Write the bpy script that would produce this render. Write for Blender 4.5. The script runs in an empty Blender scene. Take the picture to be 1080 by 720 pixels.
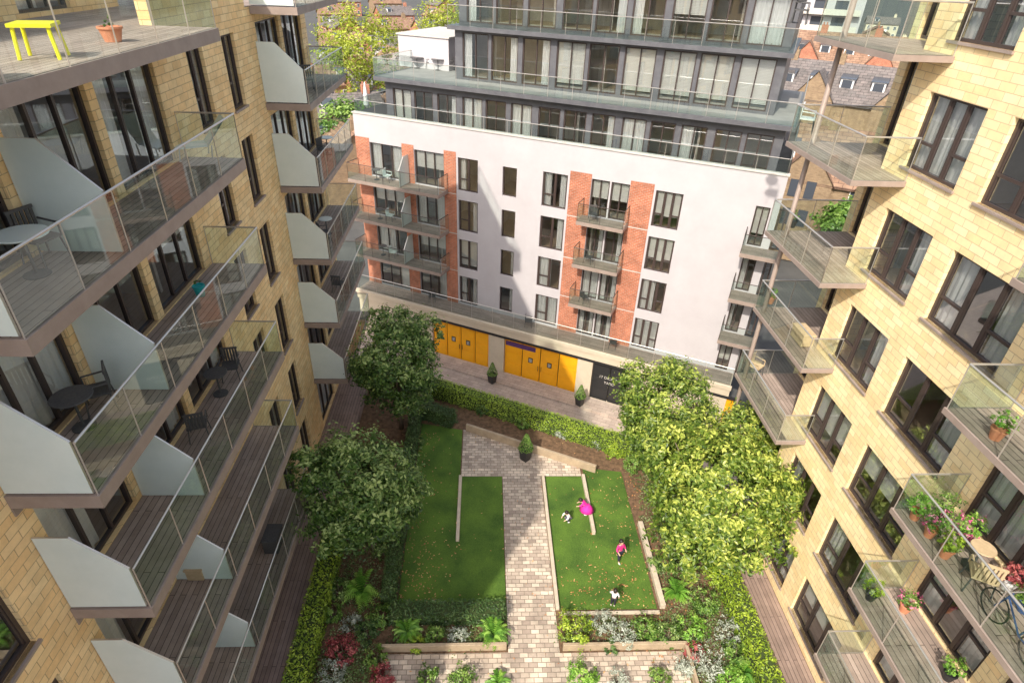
import bpy, bmesh, math, random
from mathutils import Vector, Matrix
R=math.radians
random.seed(7)
S=bpy.context.scene
C=S.collection
V=Vector
# ---------------------------------------------------------------- camera maths
yv=V((512-540,405,-638)).normalized()
dn=V((500-540,-1010,-638)); dn=(dn-yv*dn.dot(yv)).normalized()
zv=-dn; xv=yv.cross(zv)
MC=Matrix((xv,yv,zv))
CAM=V((0,0,20))
def ray(px,py): return MC@V((px-540,360-py,-638))
def G(px,py,z=0.0):
    d=ray(px,py); t=(z-CAM.z)/d.z
    return CAM+d*t
cam=bpy.data.cameras.new('camera'); co=bpy.data.objects.new('camera',cam); C.objects.link(co)
co.matrix_world=Matrix.Translation(CAM)@MC.to_4x4()
cam.lens=638/1080*36; cam.sensor_width=36; cam.clip_end=3000; cam.clip_start=.05
S.camera=co
# ---------------------------------------------------------------- light
L=V((.37,.63,-.69)).normalized()
sl=bpy.data.lights.new('sun','SUN'); sl.energy=5.0; sl.angle=R(.8); sl.color=(1,.92,.78)
so=bpy.data.objects.new('sun',sl); C.objects.link(so); so.rotation_euler=L.to_track_quat('-Z','Y').to_euler(); so.location=(0,0,60)
w=bpy.data.worlds.new('World'); S.world=w; w.use_nodes=True
nt=w.node_tree; bg=nt.nodes['Background']; sk=nt.nodes.new('ShaderNodeTexSky'); sk.sky_type='NISHITA'; sk.sun_disc=False
sk.sun_elevation=math.asin(-L.z); sk.sun_rotation=math.atan2(-L.x,-L.y); sk.dust_density=4.0; sk.air_density=1.2
hs_=nt.nodes.new('ShaderNodeHueSaturation'); hs_.inputs['Saturation'].default_value=.6
nt.links.new(sk.outputs[0],hs_.inputs['Color']); nt.links.new(hs_.outputs[0],bg.inputs[0]); bg.inputs[1].default_value=.23
S.view_settings.view_transform='Standard'; S.view_settings.look='None'; S.view_settings.exposure=0
# ---------------------------------------------------------------- materials
def newmat(name):
    m=bpy.data.materials.new(name); m.use_nodes=True; return m,m.node_tree,m.node_tree.nodes['Principled BSDF']
def c4(c): return (c[0],c[1],c[2],1)
def coords(nt,mode='xyz'):
    tc=nt.nodes.new('ShaderNodeTexCoord')
    if mode=='xyz': return tc.outputs['Object']
    sp=nt.nodes.new('ShaderNodeSeparateXYZ'); nt.links.new(tc.outputs['Object'],sp.inputs[0])
    cb=nt.nodes.new('ShaderNodeCombineXYZ')
    if mode=='wall':
        a=nt.nodes.new('ShaderNodeMath'); nt.links.new(sp.outputs[0],a.inputs[0]); nt.links.new(sp.outputs[1],a.inputs[1])
        nt.links.new(a.outputs[0],cb.inputs[0]); nt.links.new(sp.outputs[2],cb.inputs[1])
    if mode=='yx':
        nt.links.new(sp.outputs[1],cb.inputs[0]); nt.links.new(sp.outputs[0],cb.inputs[1])
    return cb.outputs[0]
def mat(name,c1,c2=None,scale=4,rough=.75,bump=0,metal=0,bscale=None):
    m,nt,b=newmat(name)
    b.inputs['Roughness'].default_value=rough; b.inputs['Metallic'].default_value=metal
    b.inputs['Base Color'].default_value=c4(c1)
    co_=coords(nt)
    if c2:
        n=nt.nodes.new('ShaderNodeTexNoise'); n.inputs['Scale'].default_value=scale; n.inputs['Detail'].default_value=6; n.inputs['Roughness'].default_value=.7
        nt.links.new(co_,n.inputs['Vector'])
        r=nt.nodes.new('ShaderNodeValToRGB'); r.color_ramp.elements[0].position=.35; r.color_ramp.elements[1].position=.68
        r.color_ramp.elements[0].color=c4(c1); r.color_ramp.elements[1].color=c4(c2)
        nt.links.new(n.outputs[0],r.inputs[0]); nt.links.new(r.outputs[0],b.inputs['Base Color'])
    if bump:
        n=nt.nodes.new('ShaderNodeTexNoise'); n.inputs['Scale'].default_value=bscale or scale*4; n.inputs['Detail'].default_value=4
        nt.links.new(co_,n.inputs['Vector'])
        bp=nt.nodes.new('ShaderNodeBump'); bp.inputs['Strength'].default_value=bump; bp.inputs['Distance'].default_value=.03
        nt.links.new(n.outputs[0],bp.inputs['Height']); nt.links.new(bp.outputs[0],b.inputs['Normal'])
    return m
def brick(name,c1,c2,mo,bw,bh,mode='wall',ms=.012,rough=.8,off=.5,var=.35,bump=.6):
    m,nt,b=newmat(name); b.inputs['Roughness'].default_value=rough
    v=coords(nt,mode)
    t=nt.nodes.new('ShaderNodeTexBrick'); t.inputs['Scale'].default_value=1; t.inputs['Brick Width'].default_value=bw; t.inputs['Row Height'].default_value=bh
    t.inputs['Mortar Size'].default_value=ms; t.inputs['Mortar Smooth'].default_value=.2; t.offset=off
    t.inputs['Color1'].default_value=c4(c1); t.inputs['Color2'].default_value=c4(c2); t.inputs['Mortar'].default_value=c4(mo); t.inputs['Bias'].default_value=0
    nt.links.new(v,t.inputs['Vector'])
    n=nt.nodes.new('ShaderNodeTexNoise'); n.inputs['Scale'].default_value=1.3; n.inputs['Detail'].default_value=8; n.inputs['Roughness'].default_value=.75; nt.links.new(v,n.inputs['Vector'])
    mr=nt.nodes.new('ShaderNodeMapRange'); mr.inputs[1].default_value=.3; mr.inputs[2].default_value=.7; mr.inputs[3].default_value=1-var; mr.inputs[4].default_value=1.12
    nt.links.new(n.outputs[0],mr.inputs[0])
    mx=nt.nodes.new('ShaderNodeMix'); mx.data_type='RGBA'; mx.blend_type='MULTIPLY'; mx.inputs[0].default_value=1
    nt.links.new(t.outputs['Color'],mx.inputs[6]); nt.links.new(mr.outputs[0],mx.inputs[7]); nt.links.new(mx.outputs[2],b.inputs['Base Color'])
    bp=nt.nodes.new('ShaderNodeBump'); bp.inputs['Strength'].default_value=bump; bp.inputs['Distance'].default_value=.012; bp.invert=True
    nt.links.new(t.outputs['Fac'],bp.inputs['Height']); nt.links.new(bp.outputs[0],b.inputs['Normal'])
    return m
def glass(name,tint,gl,gcol=(.85,.92,1),rough=.02,add=.4):
    m=bpy.data.materials.new(name); m.use_nodes=True; nt=m.node_tree; nt.nodes.clear()
    o=nt.nodes.new('ShaderNodeOutputMaterial'); mx=nt.nodes.new('ShaderNodeMixShader'); tr=nt.nodes.new('ShaderNodeBsdfTransparent'); g=nt.nodes.new('ShaderNodeBsdfGlossy')
    tr.inputs[0].default_value=c4(tint); g.inputs[0].default_value=c4(gcol); g.inputs['Roughness'].default_value=rough
    lw=nt.nodes.new('ShaderNodeLayerWeight'); lw.inputs[0].default_value=.35
    mr=nt.nodes.new('ShaderNodeMapRange'); mr.inputs[3].default_value=gl; mr.inputs[4].default_value=min(1,gl+add)
    nt.links.new(lw.outputs['Fresnel'],mr.inputs[0]); nt.links.new(mr.outputs[0],mx.inputs[0])
    nt.links.new(tr.outputs[0],mx.inputs[1]); nt.links.new(g.outputs[0],mx.inputs[2]); nt.links.new(mx.outputs[0],o.inputs[0])
    return m
def foliage(name,a,b_,c,tr=.3):
    m,nt,b=newmat(name); b.inputs['Roughness'].default_value=.38
    at=nt.nodes.new('ShaderNodeAttribute'); at.attribute_name='leaf_tone'
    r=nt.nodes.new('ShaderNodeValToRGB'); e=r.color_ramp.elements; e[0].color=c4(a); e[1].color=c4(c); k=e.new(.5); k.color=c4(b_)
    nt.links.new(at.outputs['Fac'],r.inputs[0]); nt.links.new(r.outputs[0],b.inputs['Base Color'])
    t=nt.nodes.new('ShaderNodeBsdfTranslucent'); nt.links.new(r.outputs[0],t.inputs[0])
    mx=nt.nodes.new('ShaderNodeMixShader'); mx.inputs[0].default_value=tr
    nt.links.new(b.outputs[0],mx.inputs[1]); nt.links.new(t.outputs[0],mx.inputs[2]); nt.links.new(mx.outputs[0],nt.nodes['Material Output'].inputs[0])
    return m
M={}
M['brickR']=brick('cream_block_brick',(1.0,.82,.50),(.94,.68,.36),(.62,.45,.27),.46,.19,ms=.008,var=.18)
M['brickL']=brick('yellow_block_brick',(1.0,.76,.42),(.90,.61,.29),(.55,.38,.21),.46,.19,ms=.008,var=.22)
M['red']=brick('red_brick',(.62,.20,.10),(.46,.13,.06),(.50,.34,.27),.26,.10,ms=.014,var=.45)
M['render']=mat('white_render',(.47,.44,.465),(.52,.495,.52),.6,.85,.1,bscale=30)
M['clad']=mat('grey_cladding',(.10,.10,.115),(.14,.14,.155),2,.35)
M['claddark']=mat('roof_membrane',(.25,.24,.24),(.33,.32,.31),1,.8)
M['frame']=mat('dark_brown_frame',(.06,.042,.038),rough=.4)
M['pane']=glass('window_glass',(.93,.95,.95),.22,add=.5)
M['bal']=glass('green_balustrade_glass',(.84,.93,.89),.07,gcol=(.88,.97,.97),add=.36)
M['frost']=mat('frosted_glass_screen',(.66,.74,.715),(.74,.81,.785),.8,.25)
M['steel']=mat('brushed_steel',(.66,.62,.57),rough=.3,metal=.7)
M['bronze']=mat('bronze_fascia',(.29,.225,.195),(.36,.285,.25),2,.5)
M['soffit']=mat('pale_soffit',(.56,.52,.47),(.62,.58,.53),1,.8)
M['curt']=mat('white_curtain',(.88,.87,.84),(.78,.77,.74),3,.9)
M['blind']=mat('white_blind',(.86,.84,.78),rough=.8)
M['inner']=mat('room_wall',(.70,.64,.55),(.48,.43,.37),.5,.9)
M['rfloor']=mat('room_floor',(.58,.42,.27),(.42,.30,.19),.6,.6)
M['stone']=mat('stone_coping',(.50,.47,.44),(.58,.55,.51),3,.8,.2)
M['deck']=brick('weathered_deck_boards',(.38,.28,.24),(.28,.20,.17),(.07,.045,.04),3.2,.14,'yx',ms=.008,rough=.7,var=.35)
M['deckx']=brick('weathered_deck_boards_across',(.46,.36,.31),(.34,.26,.22),(.09,.065,.055),3.2,.14,'xyz',ms=.008,rough=.7,var=.35)
M['pave']=brick('cream_paving_setts',(.80,.67,.54),(.42,.33,.27),(.27,.22,.17),.30,.17,'xyz',ms=.012,rough=.8,var=.45)
M['street']=brick('street_paving',(.54,.44,.37),(.45,.36,.31),(.30,.25,.21),.6,.3,'xyz',ms=.012,rough=.8,var=.25)
M['asphalt']=mat('asphalt',(.07,.07,.07),(.11,.108,.105),.3,.9)
M['soil']=mat('mulch_soil',(.09,.055,.03),(.24,.14,.08),5,.95,.8,bscale=25)
M['timber']=mat('planter_timber',(.44,.34,.23),(.31,.235,.16),3,.75,.3)
M['pale']=mat('pale_timber_edge',(.60,.51,.40),(.48,.40,.31),4,.75,.2)
M['yellow']=mat('yellow_door_paint',(1.0,.46,.010),(.90,.40,.010),1.5,.45)
M['black']=mat('black_paint',(.025,.025,.027),rough=.45)
M['purple']=mat('purple_sign',(.10,.04,.16),rough=.5)
M['cream']=mat('cream_fascia',(.56,.48,.37),(.64,.55,.43),1,.7)
M['white']=mat('white_paint',(.8,.8,.8),rough=.4)
M['terra']=mat('terracotta',(.60,.22,.12),(.66,.28,.16),6,.8)
M['trunk']=mat('bark',(.16,.12,.08),(.26,.20,.15),8,.9,.6)
M['charc']=mat('charcoal_wicker',(.06,.06,.065),(.11,.105,.105),30,.6)
M['wood']=mat('crate_wood',(.60,.46,.29),(.48,.35,.21),6,.7)
M['lime']=mat('yellow_plastic',(.88,.80,.02),rough=.35)
M['teal']=mat('teal_plastic',(.02,.40,.43),rough=.4)
M['blue']=mat('blue_paint',(.05,.09,.22),rough=.35)
M['rubber']=mat('rubber',(.02,.02,.02),rough=.8)
M['slate']=brick('slate_roof',(.18,.16,.155),(.25,.21,.20),(.08,.07,.07),.9,.42,'xyz',ms=.03,var=.5)
M['tile']=brick('clay_tile_roof',(.30,.17,.11),(.40,.25,.17),(.14,.08,.06),.9,.42,'xyz',ms=.03,var=.5)
M['dwin']=mat('dark_far_glass',(.07,.08,.10),rough=.15)
M['ystock']=brick('stock_brick',(.40,.28,.17),(.30,.20,.12),(.26,.2,.15),.3,.12,ms=.01)
# lawn
m,nt,b=newmat('lawn_grass'); b.inputs['Roughness'].default_value=.9
v=coords(nt); n1=nt.nodes.new('ShaderNodeTexNoise'); n1.inputs['Scale'].default_value=.7; n1.inputs['Detail'].default_value=4
n2=nt.nodes.new('ShaderNodeTexNoise'); n2.inputs['Scale'].default_value=28; n2.inputs['Detail'].default_value=5; n2.inputs['Roughness'].default_value=.8
for n in (n1,n2): nt.links.new(v,n.inputs['Vector'])
ad=nt.nodes.new('ShaderNodeMath'); ad.operation='ADD'; mu=nt.nodes.new('ShaderNodeMath'); mu.operation='MULTIPLY'; mu.inputs[1].default_value=.5
nt.links.new(n1.outputs[0],ad.inputs[0]); nt.links.new(n2.outputs[0],ad.inputs[1]); nt.links.new(ad.outputs[0],mu.inputs[0])
r=nt.nodes.new('ShaderNodeValToRGB'); r.color_ramp.elements[0].position=.36; r.color_ramp.elements[1].position=.64
r.color_ramp.elements[0].color=(.026,.075,.007,1); r.color_ramp.elements[1].color=(.145,.26,.028,1)
nt.links.new(mu.outputs[0],r.inputs[0]); nt.links.new(r.outputs[0],b.inputs['Base Color'])
bp=nt.nodes.new('ShaderNodeBump'); bp.inputs['Strength'].default_value=.9; bp.inputs['Distance'].default_value=.05; nt.links.new(n2.outputs[0],bp.inputs['Height']); nt.links.new(bp.outputs[0],b.inputs['Normal'])
M['lawn']=m
F={}
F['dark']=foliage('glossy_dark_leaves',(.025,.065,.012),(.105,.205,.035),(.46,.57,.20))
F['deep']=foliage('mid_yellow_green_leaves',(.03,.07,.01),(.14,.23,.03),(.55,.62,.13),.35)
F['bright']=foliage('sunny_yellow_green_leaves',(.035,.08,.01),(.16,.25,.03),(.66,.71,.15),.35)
F['hedge']=foliage('bright_hedge_leaves',(.09,.16,.02),(.28,.41,.035),(.58,.70,.08))
F['hdark']=foliage('dark_hedge_leaves',(.02,.05,.015),(.065,.13,.035),(.18,.28,.08))
F['fern']=foliage('fern_green',(.06,.17,.02),(.20,.42,.05),(.44,.64,.13))
F['grey']=foliage('silver_leaves',(.20,.23,.18),(.42,.46,.38),(.72,.76,.66))
F['redl']=foliage('red_leaves',(.14,.02,.03),(.38,.07,.08),(.60,.20,.18))
F['mid']=foliage('mid_green_leaves',(.03,.09,.015),(.14,.27,.04),(.36,.50,.12))
F['cover']=foliage('ground_cover_leaves',(.05,.10,.03),(.17,.26,.07),(.46,.50,.28))
F['pink']=foliage('pink_petals',(.55,.06,.20),(.75,.15,.35),(.9,.45,.55))
F['autumn']=foliage('fallen_brown_leaves',(.30,.11,.04),(.58,.26,.10),(.72,.45,.20),.1)
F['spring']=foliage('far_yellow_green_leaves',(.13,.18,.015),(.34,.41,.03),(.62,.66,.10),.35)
# ---------------------------------------------------------------- mesh helpers
class MB:
    def __init__(s): s.v=[];s.f=[];s.m=[]
    def quad(s,a,b,c,d,mi=0):
        n=len(s.v); s.v+= [tuple(a),tuple(b),tuple(c),tuple(d)]; s.f.append((n,n+1,n+2,n+3)); s.m.append(mi)
    def poly(s,pts,mi=0):
        n=len(s.v); s.v+=[tuple(p) for p in pts]; s.f.append(tuple(range(n,n+len(pts)))); s.m.append(mi)
    def box(s,x0,x1,y0,y1,z0,z1,mi=0,top=None):
        n=len(s.v)
        s.v+=[(x0,y0,z0),(x1,y0,z0),(x1,y1,z0),(x0,y1,z0),(x0,y0,z1),(x1,y0,z1),(x1,y1,z1),(x0,y1,z1)]
        for k,q in enumerate(((0,3,2,1),(4,5,6,7),(0,1,5,4),(1,2,6,5),(2,3,7,6),(3,0,4,7))):
            s.f.append(tuple(n+i for i in q)); s.m.append(top if (k==1 and top is not None) else mi)
    def tube(s,a,b,r0,r1=None,n=8,mi=0,cap=True):
        a=V(a);b=V(b); r1=r0 if r1 is None else r1
        d=(b-a).normalized(); u=d.orthogonal().normalized(); w=d.cross(u); k=len(s.v)
        for p,r in ((a,r0),(b,r1)):
            for i in range(n):
                t=2*math.pi*i/n; s.v.append(tuple(p+u*(r*math.cos(t))+w*(r*math.sin(t))))
        for i in range(n):
            j=(i+1)%n; s.f.append((k+i,k+j,k+n+j,k+n+i)); s.m.append(mi)
        if cap: s.f.append(tuple(k+i for i in range(n))[::-1]); s.m.append(mi); s.f.append(tuple(k+n+i for i in range(n))); s.m.append(mi)
    def lathe(s,prof,n=20,mi=0,cx=0,cy=0):
        k=len(s.v)
        for r,z in prof:
            for i in range(n):
                t=2*math.pi*i/n; s.v.append((cx+r*math.cos(t),cy+r*math.sin(t),z))
        for j in range(len(prof)-1):
            for i in range(n):
                i2=(i+1)%n; s.f.append((k+j*n+i,k+j*n+i2,k+(j+1)*n+i2,k+(j+1)*n+i)); s.m.append(mi)
        s.f.append(tuple(k+i for i in range(n))[::-1]); s.m.append(mi)
        s.f.append(tuple(k+(len(prof)-1)*n+i for i in range(n))); s.m.append(mi)
    def ball(s,c,rx,ry,rz,mi=0,n=10,m=6):
        k=len(s.v); c=V(c)
        for j in range(m+1):
            ph=math.pi*j/m
            for i in range(n):
                t=2*math.pi*i/n; s.v.append((c.x+rx*math.sin(ph)*math.cos(t),c.y+ry*math.sin(ph)*math.sin(t),c.z+rz*math.cos(ph)))
        for j in range(m):
            for i in range(n):
                i2=(i+1)%n; s.f.append((k+j*n+i,k+(j+1)*n+i,k+(j+1)*n+i2,k+j*n+i2)); s.m.append(mi)
    def mesh(s,name,mats,smooth=False):
        me=bpy.data.meshes.new(name); me.from_pydata(s.v,[],s.f)
        for q in (mats if isinstance(mats,(list,tuple)) else [mats]): me.materials.append(q)
        me.polygons.foreach_set('material_index',s.m)
        if smooth: me.polygons.foreach_set('use_smooth',[True]*len(s.f))
        me.update(); return me
    def build(s,name,mats,parent=None,loc=(0,0,0),rz=0,smooth=False):
        return link(name,s.mesh(name,mats,smooth),parent,loc,rz)
def link(name,me,parent=None,loc=(0,0,0),rz=0):
    o=bpy.data.objects.new(name,me); C.objects.link(o); o.location=loc; o.rotation_euler=(0,0,rz)
    if parent: o.parent=parent
    return o
def tag(o,label,cat,group=None):
    o['label']=label; o['category']=cat
    if group: o['group']=group
    return o
def T(name,label,cat,loc=(0,0,0),rz=0,group=None):
    o=bpy.data.objects.new(name,None); o.empty_display_size=.2; C.objects.link(o); o.location=loc; o.rotation_euler=(0,0,rz)
    return tag(o,label,cat,group)
def struct(o): o['kind']='structure'; return o
def stuff(o): o['kind']='stuff'; return o
# ---------------------------------------------------------------- leaves
def leafmesh(name,L_,mtl,parent=None,loc=(0,0,0),jit=.75):
    vs=[];fs=[];rn=[]
    ru=random.uniform
    for p,s_,nrm,rd in L_:
        nn=V((nrm[0]+ru(-jit,jit),nrm[1]+ru(-jit,jit),nrm[2]+ru(-jit*.6,jit)))
        if nn.length<.01: nn=V((0,0,1))
        nn.normalize(); t=V((ru(-1,1),ru(-1,1),ru(-.6,.6))); t=(t-nn*t.dot(nn))
        if t.length<.01: t=nn.orthogonal()
        t.normalize(); b=nn.cross(t); p=V(p); k=len(vs)
        wd=s_*.46
        vs+=[tuple(p-t*s_),tuple(p+b*wd),tuple(p+t*s_-nn*s_*.25),tuple(p-b*wd)]
        fs.append((k,k+1,k+2,k+3)); rn.append(min(1,max(0,rd)))
    me=bpy.data.meshes.new(name); me.from_pydata(vs,[],fs); me.materials.append(mtl)
    a=me.attributes.new('leaf_tone','FLOAT','FACE'); a.data.foreach_set('value',rn); me.update()
    return link(name,me,parent,loc)
def blob(r,rz,n,size,zc=0,clump=None,cn=40,fill=.55):
    out=[]; ru=random.uniform
    nc=max(3,n//cn); cr=clump or r*.22
    for _ in range(nc):
        while True:
            d=V((ru(-1,1),ru(-1,1),ru(-1,1)))
            if .05<d.length<1: break
        d.normalize(); q=ru(fill,1.0)**.6*ru(.82,1.10)
        c=V((d.x*r*q,d.y*r*q,zc+d.z*rz*q)); cb=ru(0,1)*.42+.13*(d.z+1)+.03  # light from above put into leaf colour: crown and clump tops paler
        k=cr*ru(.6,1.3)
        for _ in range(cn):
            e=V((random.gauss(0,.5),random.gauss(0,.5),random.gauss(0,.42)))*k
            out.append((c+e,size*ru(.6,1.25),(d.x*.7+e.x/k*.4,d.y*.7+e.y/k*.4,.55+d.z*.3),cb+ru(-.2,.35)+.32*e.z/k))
    return out
def tree(label,px,py,zc,r,rz,n,size,kind,lean=(0,0),group=None,subs=5):
    c=G(px,py,zc)
    root=T('courtyard_tree',label,'tree',(c.x+lean[0],c.y+lean[1],0),0,group)
    off=V((-lean[0],-lean[1],zc))
    b=MB(); b.tube((0,0,-.02),(off.x*.5,off.y*.5,zc*.55),.13,.09)
    for i in range(7):
        a=i*2*math.pi/7; e=V((off.x+math.cos(a)*r*.6,off.y+math.sin(a)*r*.6,zc+random.uniform(-.3,.6)*rz))
        s0=V((off.x*.5,off.y*.5,zc*random.uniform(.42,.55))); mid=(s0+e)/2+V((0,0,.2)); b.tube(s0,mid,.06,.045,6); b.tube(mid,e,.045,.015,6)
    b.build('trunk',M['trunk'],root,smooth=True)
    Ls=[]
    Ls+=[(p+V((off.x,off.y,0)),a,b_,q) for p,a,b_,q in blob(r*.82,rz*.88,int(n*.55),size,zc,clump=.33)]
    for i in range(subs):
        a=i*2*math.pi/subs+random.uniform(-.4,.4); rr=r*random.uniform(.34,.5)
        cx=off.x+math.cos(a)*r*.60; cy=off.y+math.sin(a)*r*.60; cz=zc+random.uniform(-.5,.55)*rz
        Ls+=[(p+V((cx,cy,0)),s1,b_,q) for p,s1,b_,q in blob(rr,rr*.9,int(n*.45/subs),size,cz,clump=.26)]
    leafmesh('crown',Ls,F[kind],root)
    return root
def hedge(name,label,x0,x1,y0,y1,h,kind,loc=(0,0,0),rz=0,dens=250,size=.05,core=None,group=None):
    root=T(name,label,'hedge',loc,rz,group)
    b=MB(); i=.06; b.box(x0+i,x1-i,y0+i,y1-i,0,h-i); b.build('hedge_core',M['hcore'],root)
    Ls=[]; ru=random.uniform
    def add(n,fn):
        for _ in range(int(n)):
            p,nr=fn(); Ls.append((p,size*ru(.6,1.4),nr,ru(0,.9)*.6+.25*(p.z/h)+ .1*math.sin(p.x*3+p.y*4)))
    j=lambda:ru(-.05,.06)
    lx=x1-x0; ly=y1-y0
    add(lx*ly*dens*1.3,lambda:(V((ru(x0,x1),ru(y0,y1),h+j())),(0,0,1.2)))
    add(lx*h*dens,lambda:(V((ru(x0,x1),y0+j(),ru(0,h))),(0,-1,.3)))
    add(lx*h*dens,lambda:(V((ru(x0,x1),y1+j(),ru(0,h))),(0,1,.3)))
    add(ly*h*dens,lambda:(V((x0+j(),ru(y0,y1),ru(0,h))),(-1,0,.3)))
    add(ly*h*dens,lambda:(V((x1+j(),ru(y0,y1),ru(0,h))),(1,0,.3)))
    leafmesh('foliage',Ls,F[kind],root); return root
M['hcore']=mat('hedge_inside',(.04,.06,.015),rough=.95)
def shrub(label,px,py,r,kind,n=500,size=.07,style='ball',h=None,z=0,name='shrub',cat='shrub',group=None,at=None):
    c=at or G(px,py,z); root=T(name,label,cat,(c.x,c.y,z),random.uniform(0,6),group)
    h=h or r*.8
    b=MB()
    for i in range(5):
        a=i*1.26; b.tube((0,0,0),(math.cos(a)*r*.45,math.sin(a)*r*.45,h*.8),.02,.008,5)
    b.build('stems',M['trunk'],root)
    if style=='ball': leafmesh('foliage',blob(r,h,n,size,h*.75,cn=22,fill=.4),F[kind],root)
    else:
        vs=[];fs=[];rn=[]
        for i in range(46):
            a=random.uniform(0,6.28); ln=r*random.uniform(.55,1.2); up=random.uniform(.5,1.3)*h
            d=V((math.cos(a),math.sin(a),0)); sd=V((-d.y,d.x,0)); rd=random.uniform(.0,.8)
            for k in range(11):
                t=(k+1)/11; p=d*(ln*t)+V((0,0,up*math.sin(t*2.3)*.9+.05)); lw=.22*r*(1-t*.75)+.02
                for sg in (-1,1):
                    q=p+sd*sg*lw+d*.04-V((0,0,.03)); k0=len(vs); dd=d*.02
                    vs+=[tuple(p-dd),tuple(q-dd*.5),tuple(q+dd*.5),tuple(p+dd)]; fs.append((k0,k0+1,k0+2,k0+3)); rn.append(min(1,max(0,rd+t*.3-.15)))
        me=bpy.data.meshes.new('fronds'); me.from_pydata(vs,[],fs); me.materials.append(F[kind]); at_=me.attributes.new('leaf_tone','FLOAT','FACE'); at_.data.foreach_set('value',rn); link('fronds',me,root)
    return root
# ---------------------------------------------------------------- building helpers
wc={}
def window(parent,x,z,w_,h_,cols=2,cur=None,y=.14,sill=True,trans=True,fr='frame'):
    key=(round(w_,2),round(h_,2),cols,sill,trans,fr)
    if key not in wc:
        b=MB(); t=.075
        b.box(0,w_,-.04,.06,0,t); b.box(0,w_,-.04,.06,h_-t,h_); b.box(0,t,-.04,.06,t,h_-t); b.box(w_-t,w_,-.04,.06,t,h_-t)
        cw=(w_-2*t)/cols
        for i in range(1,cols): b.box(t+cw*i-.035,t+cw*i+.035,-.035,.055,t,h_-t)
        if trans:
            zt=h_*.34
            for i in range(0,cols,2): b.box(t+cw*i+.037*(i>0),t+cw*(i+1)-.037,-.03,.05,zt,zt+.07)
            for i in range(cols):
                a0=t+cw*i+.037*(i>0); a1=t+cw*(i+1)-.037*(i<cols-1)
                b.box(a0,a0+.04,-.02,.04,t,h_-t); b.box(a1-.04,a1,-.02,.04,t,h_-t)
        fm=b.mesh('window',M[fr])
        b=MB(); b.quad((t,.01,t),(w_-t,.01,t),(w_-t,.01,h_-t),(t,.01,h_-t)); pm=b.mesh('pane',M['pane'])
        sm=None
        if sill: b=MB(); b.box(-.05,w_+.05,-.2,-.045,-.06,0); sm=b.mesh('sill',M['bronze'])
        wc[key]=(fm,pm,sm)
    fm,pm,sm=wc[key]
    o=link('window',fm,parent,(x,y,z)); link('pane',pm,o)
    if sm: link('sill',sm,o)
    if cur is None: cur=random.choice(['full','left','right','none','both','both','blind','half','blind'])
    if cur!='none':
        ck=('c',)+key[:2]+(cur,)
        if ck not in wc:
            b=MB()
            def drape(a0,a1):
                n=max(6,int((a1-a0)/.06)); p=None
                for i in range(n+1):
                    q=(a0+(a1-a0)*i/n, .13+.03*math.sin(i*1.9)+.01*math.sin(i*.7))
                    if p: b.quad((p[0],p[1],.03),(q[0],q[1],.03),(q[0],q[1],h_-.03),(p[0],p[1],h_-.03))
                    p=q
            if cur=='full': drape(.05,w_-.05)
            if cur in('left','both'): drape(.05,w_*.32)
            if cur in('right','both'): drape(w_*.68,w_-.05)
            if cur=='half': drape(.05,w_*.55)
            if cur=='blind':
                k=h_-.06; end=h_*random.choice([.12,.3,.5])
                while k>end: b.quad((.06,.10,k-.065),(w_-.06,.10,k-.065),(w_-.06,.13,k),(.06,.13,k)); k-=.075
            wc[ck]=b.mesh('curtain',M['blind'] if cur=='blind' else M['curt'])
        link('blind' if cur=='blind' else 'curtain',wc[ck],o)
    return o
def wall(b,u0,u1,z0,z1,holes,y=0,rev=.24,mi=0,rm=None):
    rm=mi if rm is None else rm
    hs=[h for h in holes if h[0]>=u0-.001 and h[1]<=u1+.001]
    us=sorted(set([u0,u1]+[round(q,4) for h in hs for q in h[:2]])); zs=sorted(set([z0,z1]+[round(q,4) for h in hs for q in h[2:4]]))
    for i in range(len(us)-1):
        for j in range(len(zs)-1):
            cu=(us[i]+us[i+1])/2; cz=(zs[j]+zs[j+1])/2
            if any(h[0]<cu<h[1] and h[2]<cz<h[3] for h in hs): continue
            b.quad((us[i],y,zs[j]),(us[i+1],y,zs[j]),(us[i+1],y,zs[j+1]),(us[i],y,zs[j+1]),mi)
    for a,c,d,e in [h[:4] for h in hs]:
        b.quad((a,y,d),(c,y,d),(c,y+rev,d),(a,y+rev,d),rm); b.quad((a,y,e),(a,y+rev,e),(c,y+rev,e),(c,y,e),rm)
        b.quad((a,y,d),(a,y+rev,d),(a,y+rev,e),(a,y,e),rm); b.quad((c,y,d),(c,y,e),(c,y+rev,e),(c,y+rev,d),rm)
def interior(parent,u0,u1,z0,z1,floors,y=0,deep=3):
    b=MB(); y0=y+.245
    b.quad((u0,y+deep,z0),(u1,y+deep,z0),(u1,y+deep,z1),(u0,y+deep,z1),0)
    for z in floors:
        if z0<z<z1: b.box(u0+.02,u1-.02,y0,y+deep-.01,z-.3,z-.02,0,top=1)
    u=u0+2.6
    while u<u1-1: b.box(u,u+.12,y+.6,y+deep-.01,z0,z1-.01,0); u+=3.7
    return b.build('interior',[M['inner'],M['rfloor']],parent)
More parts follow.
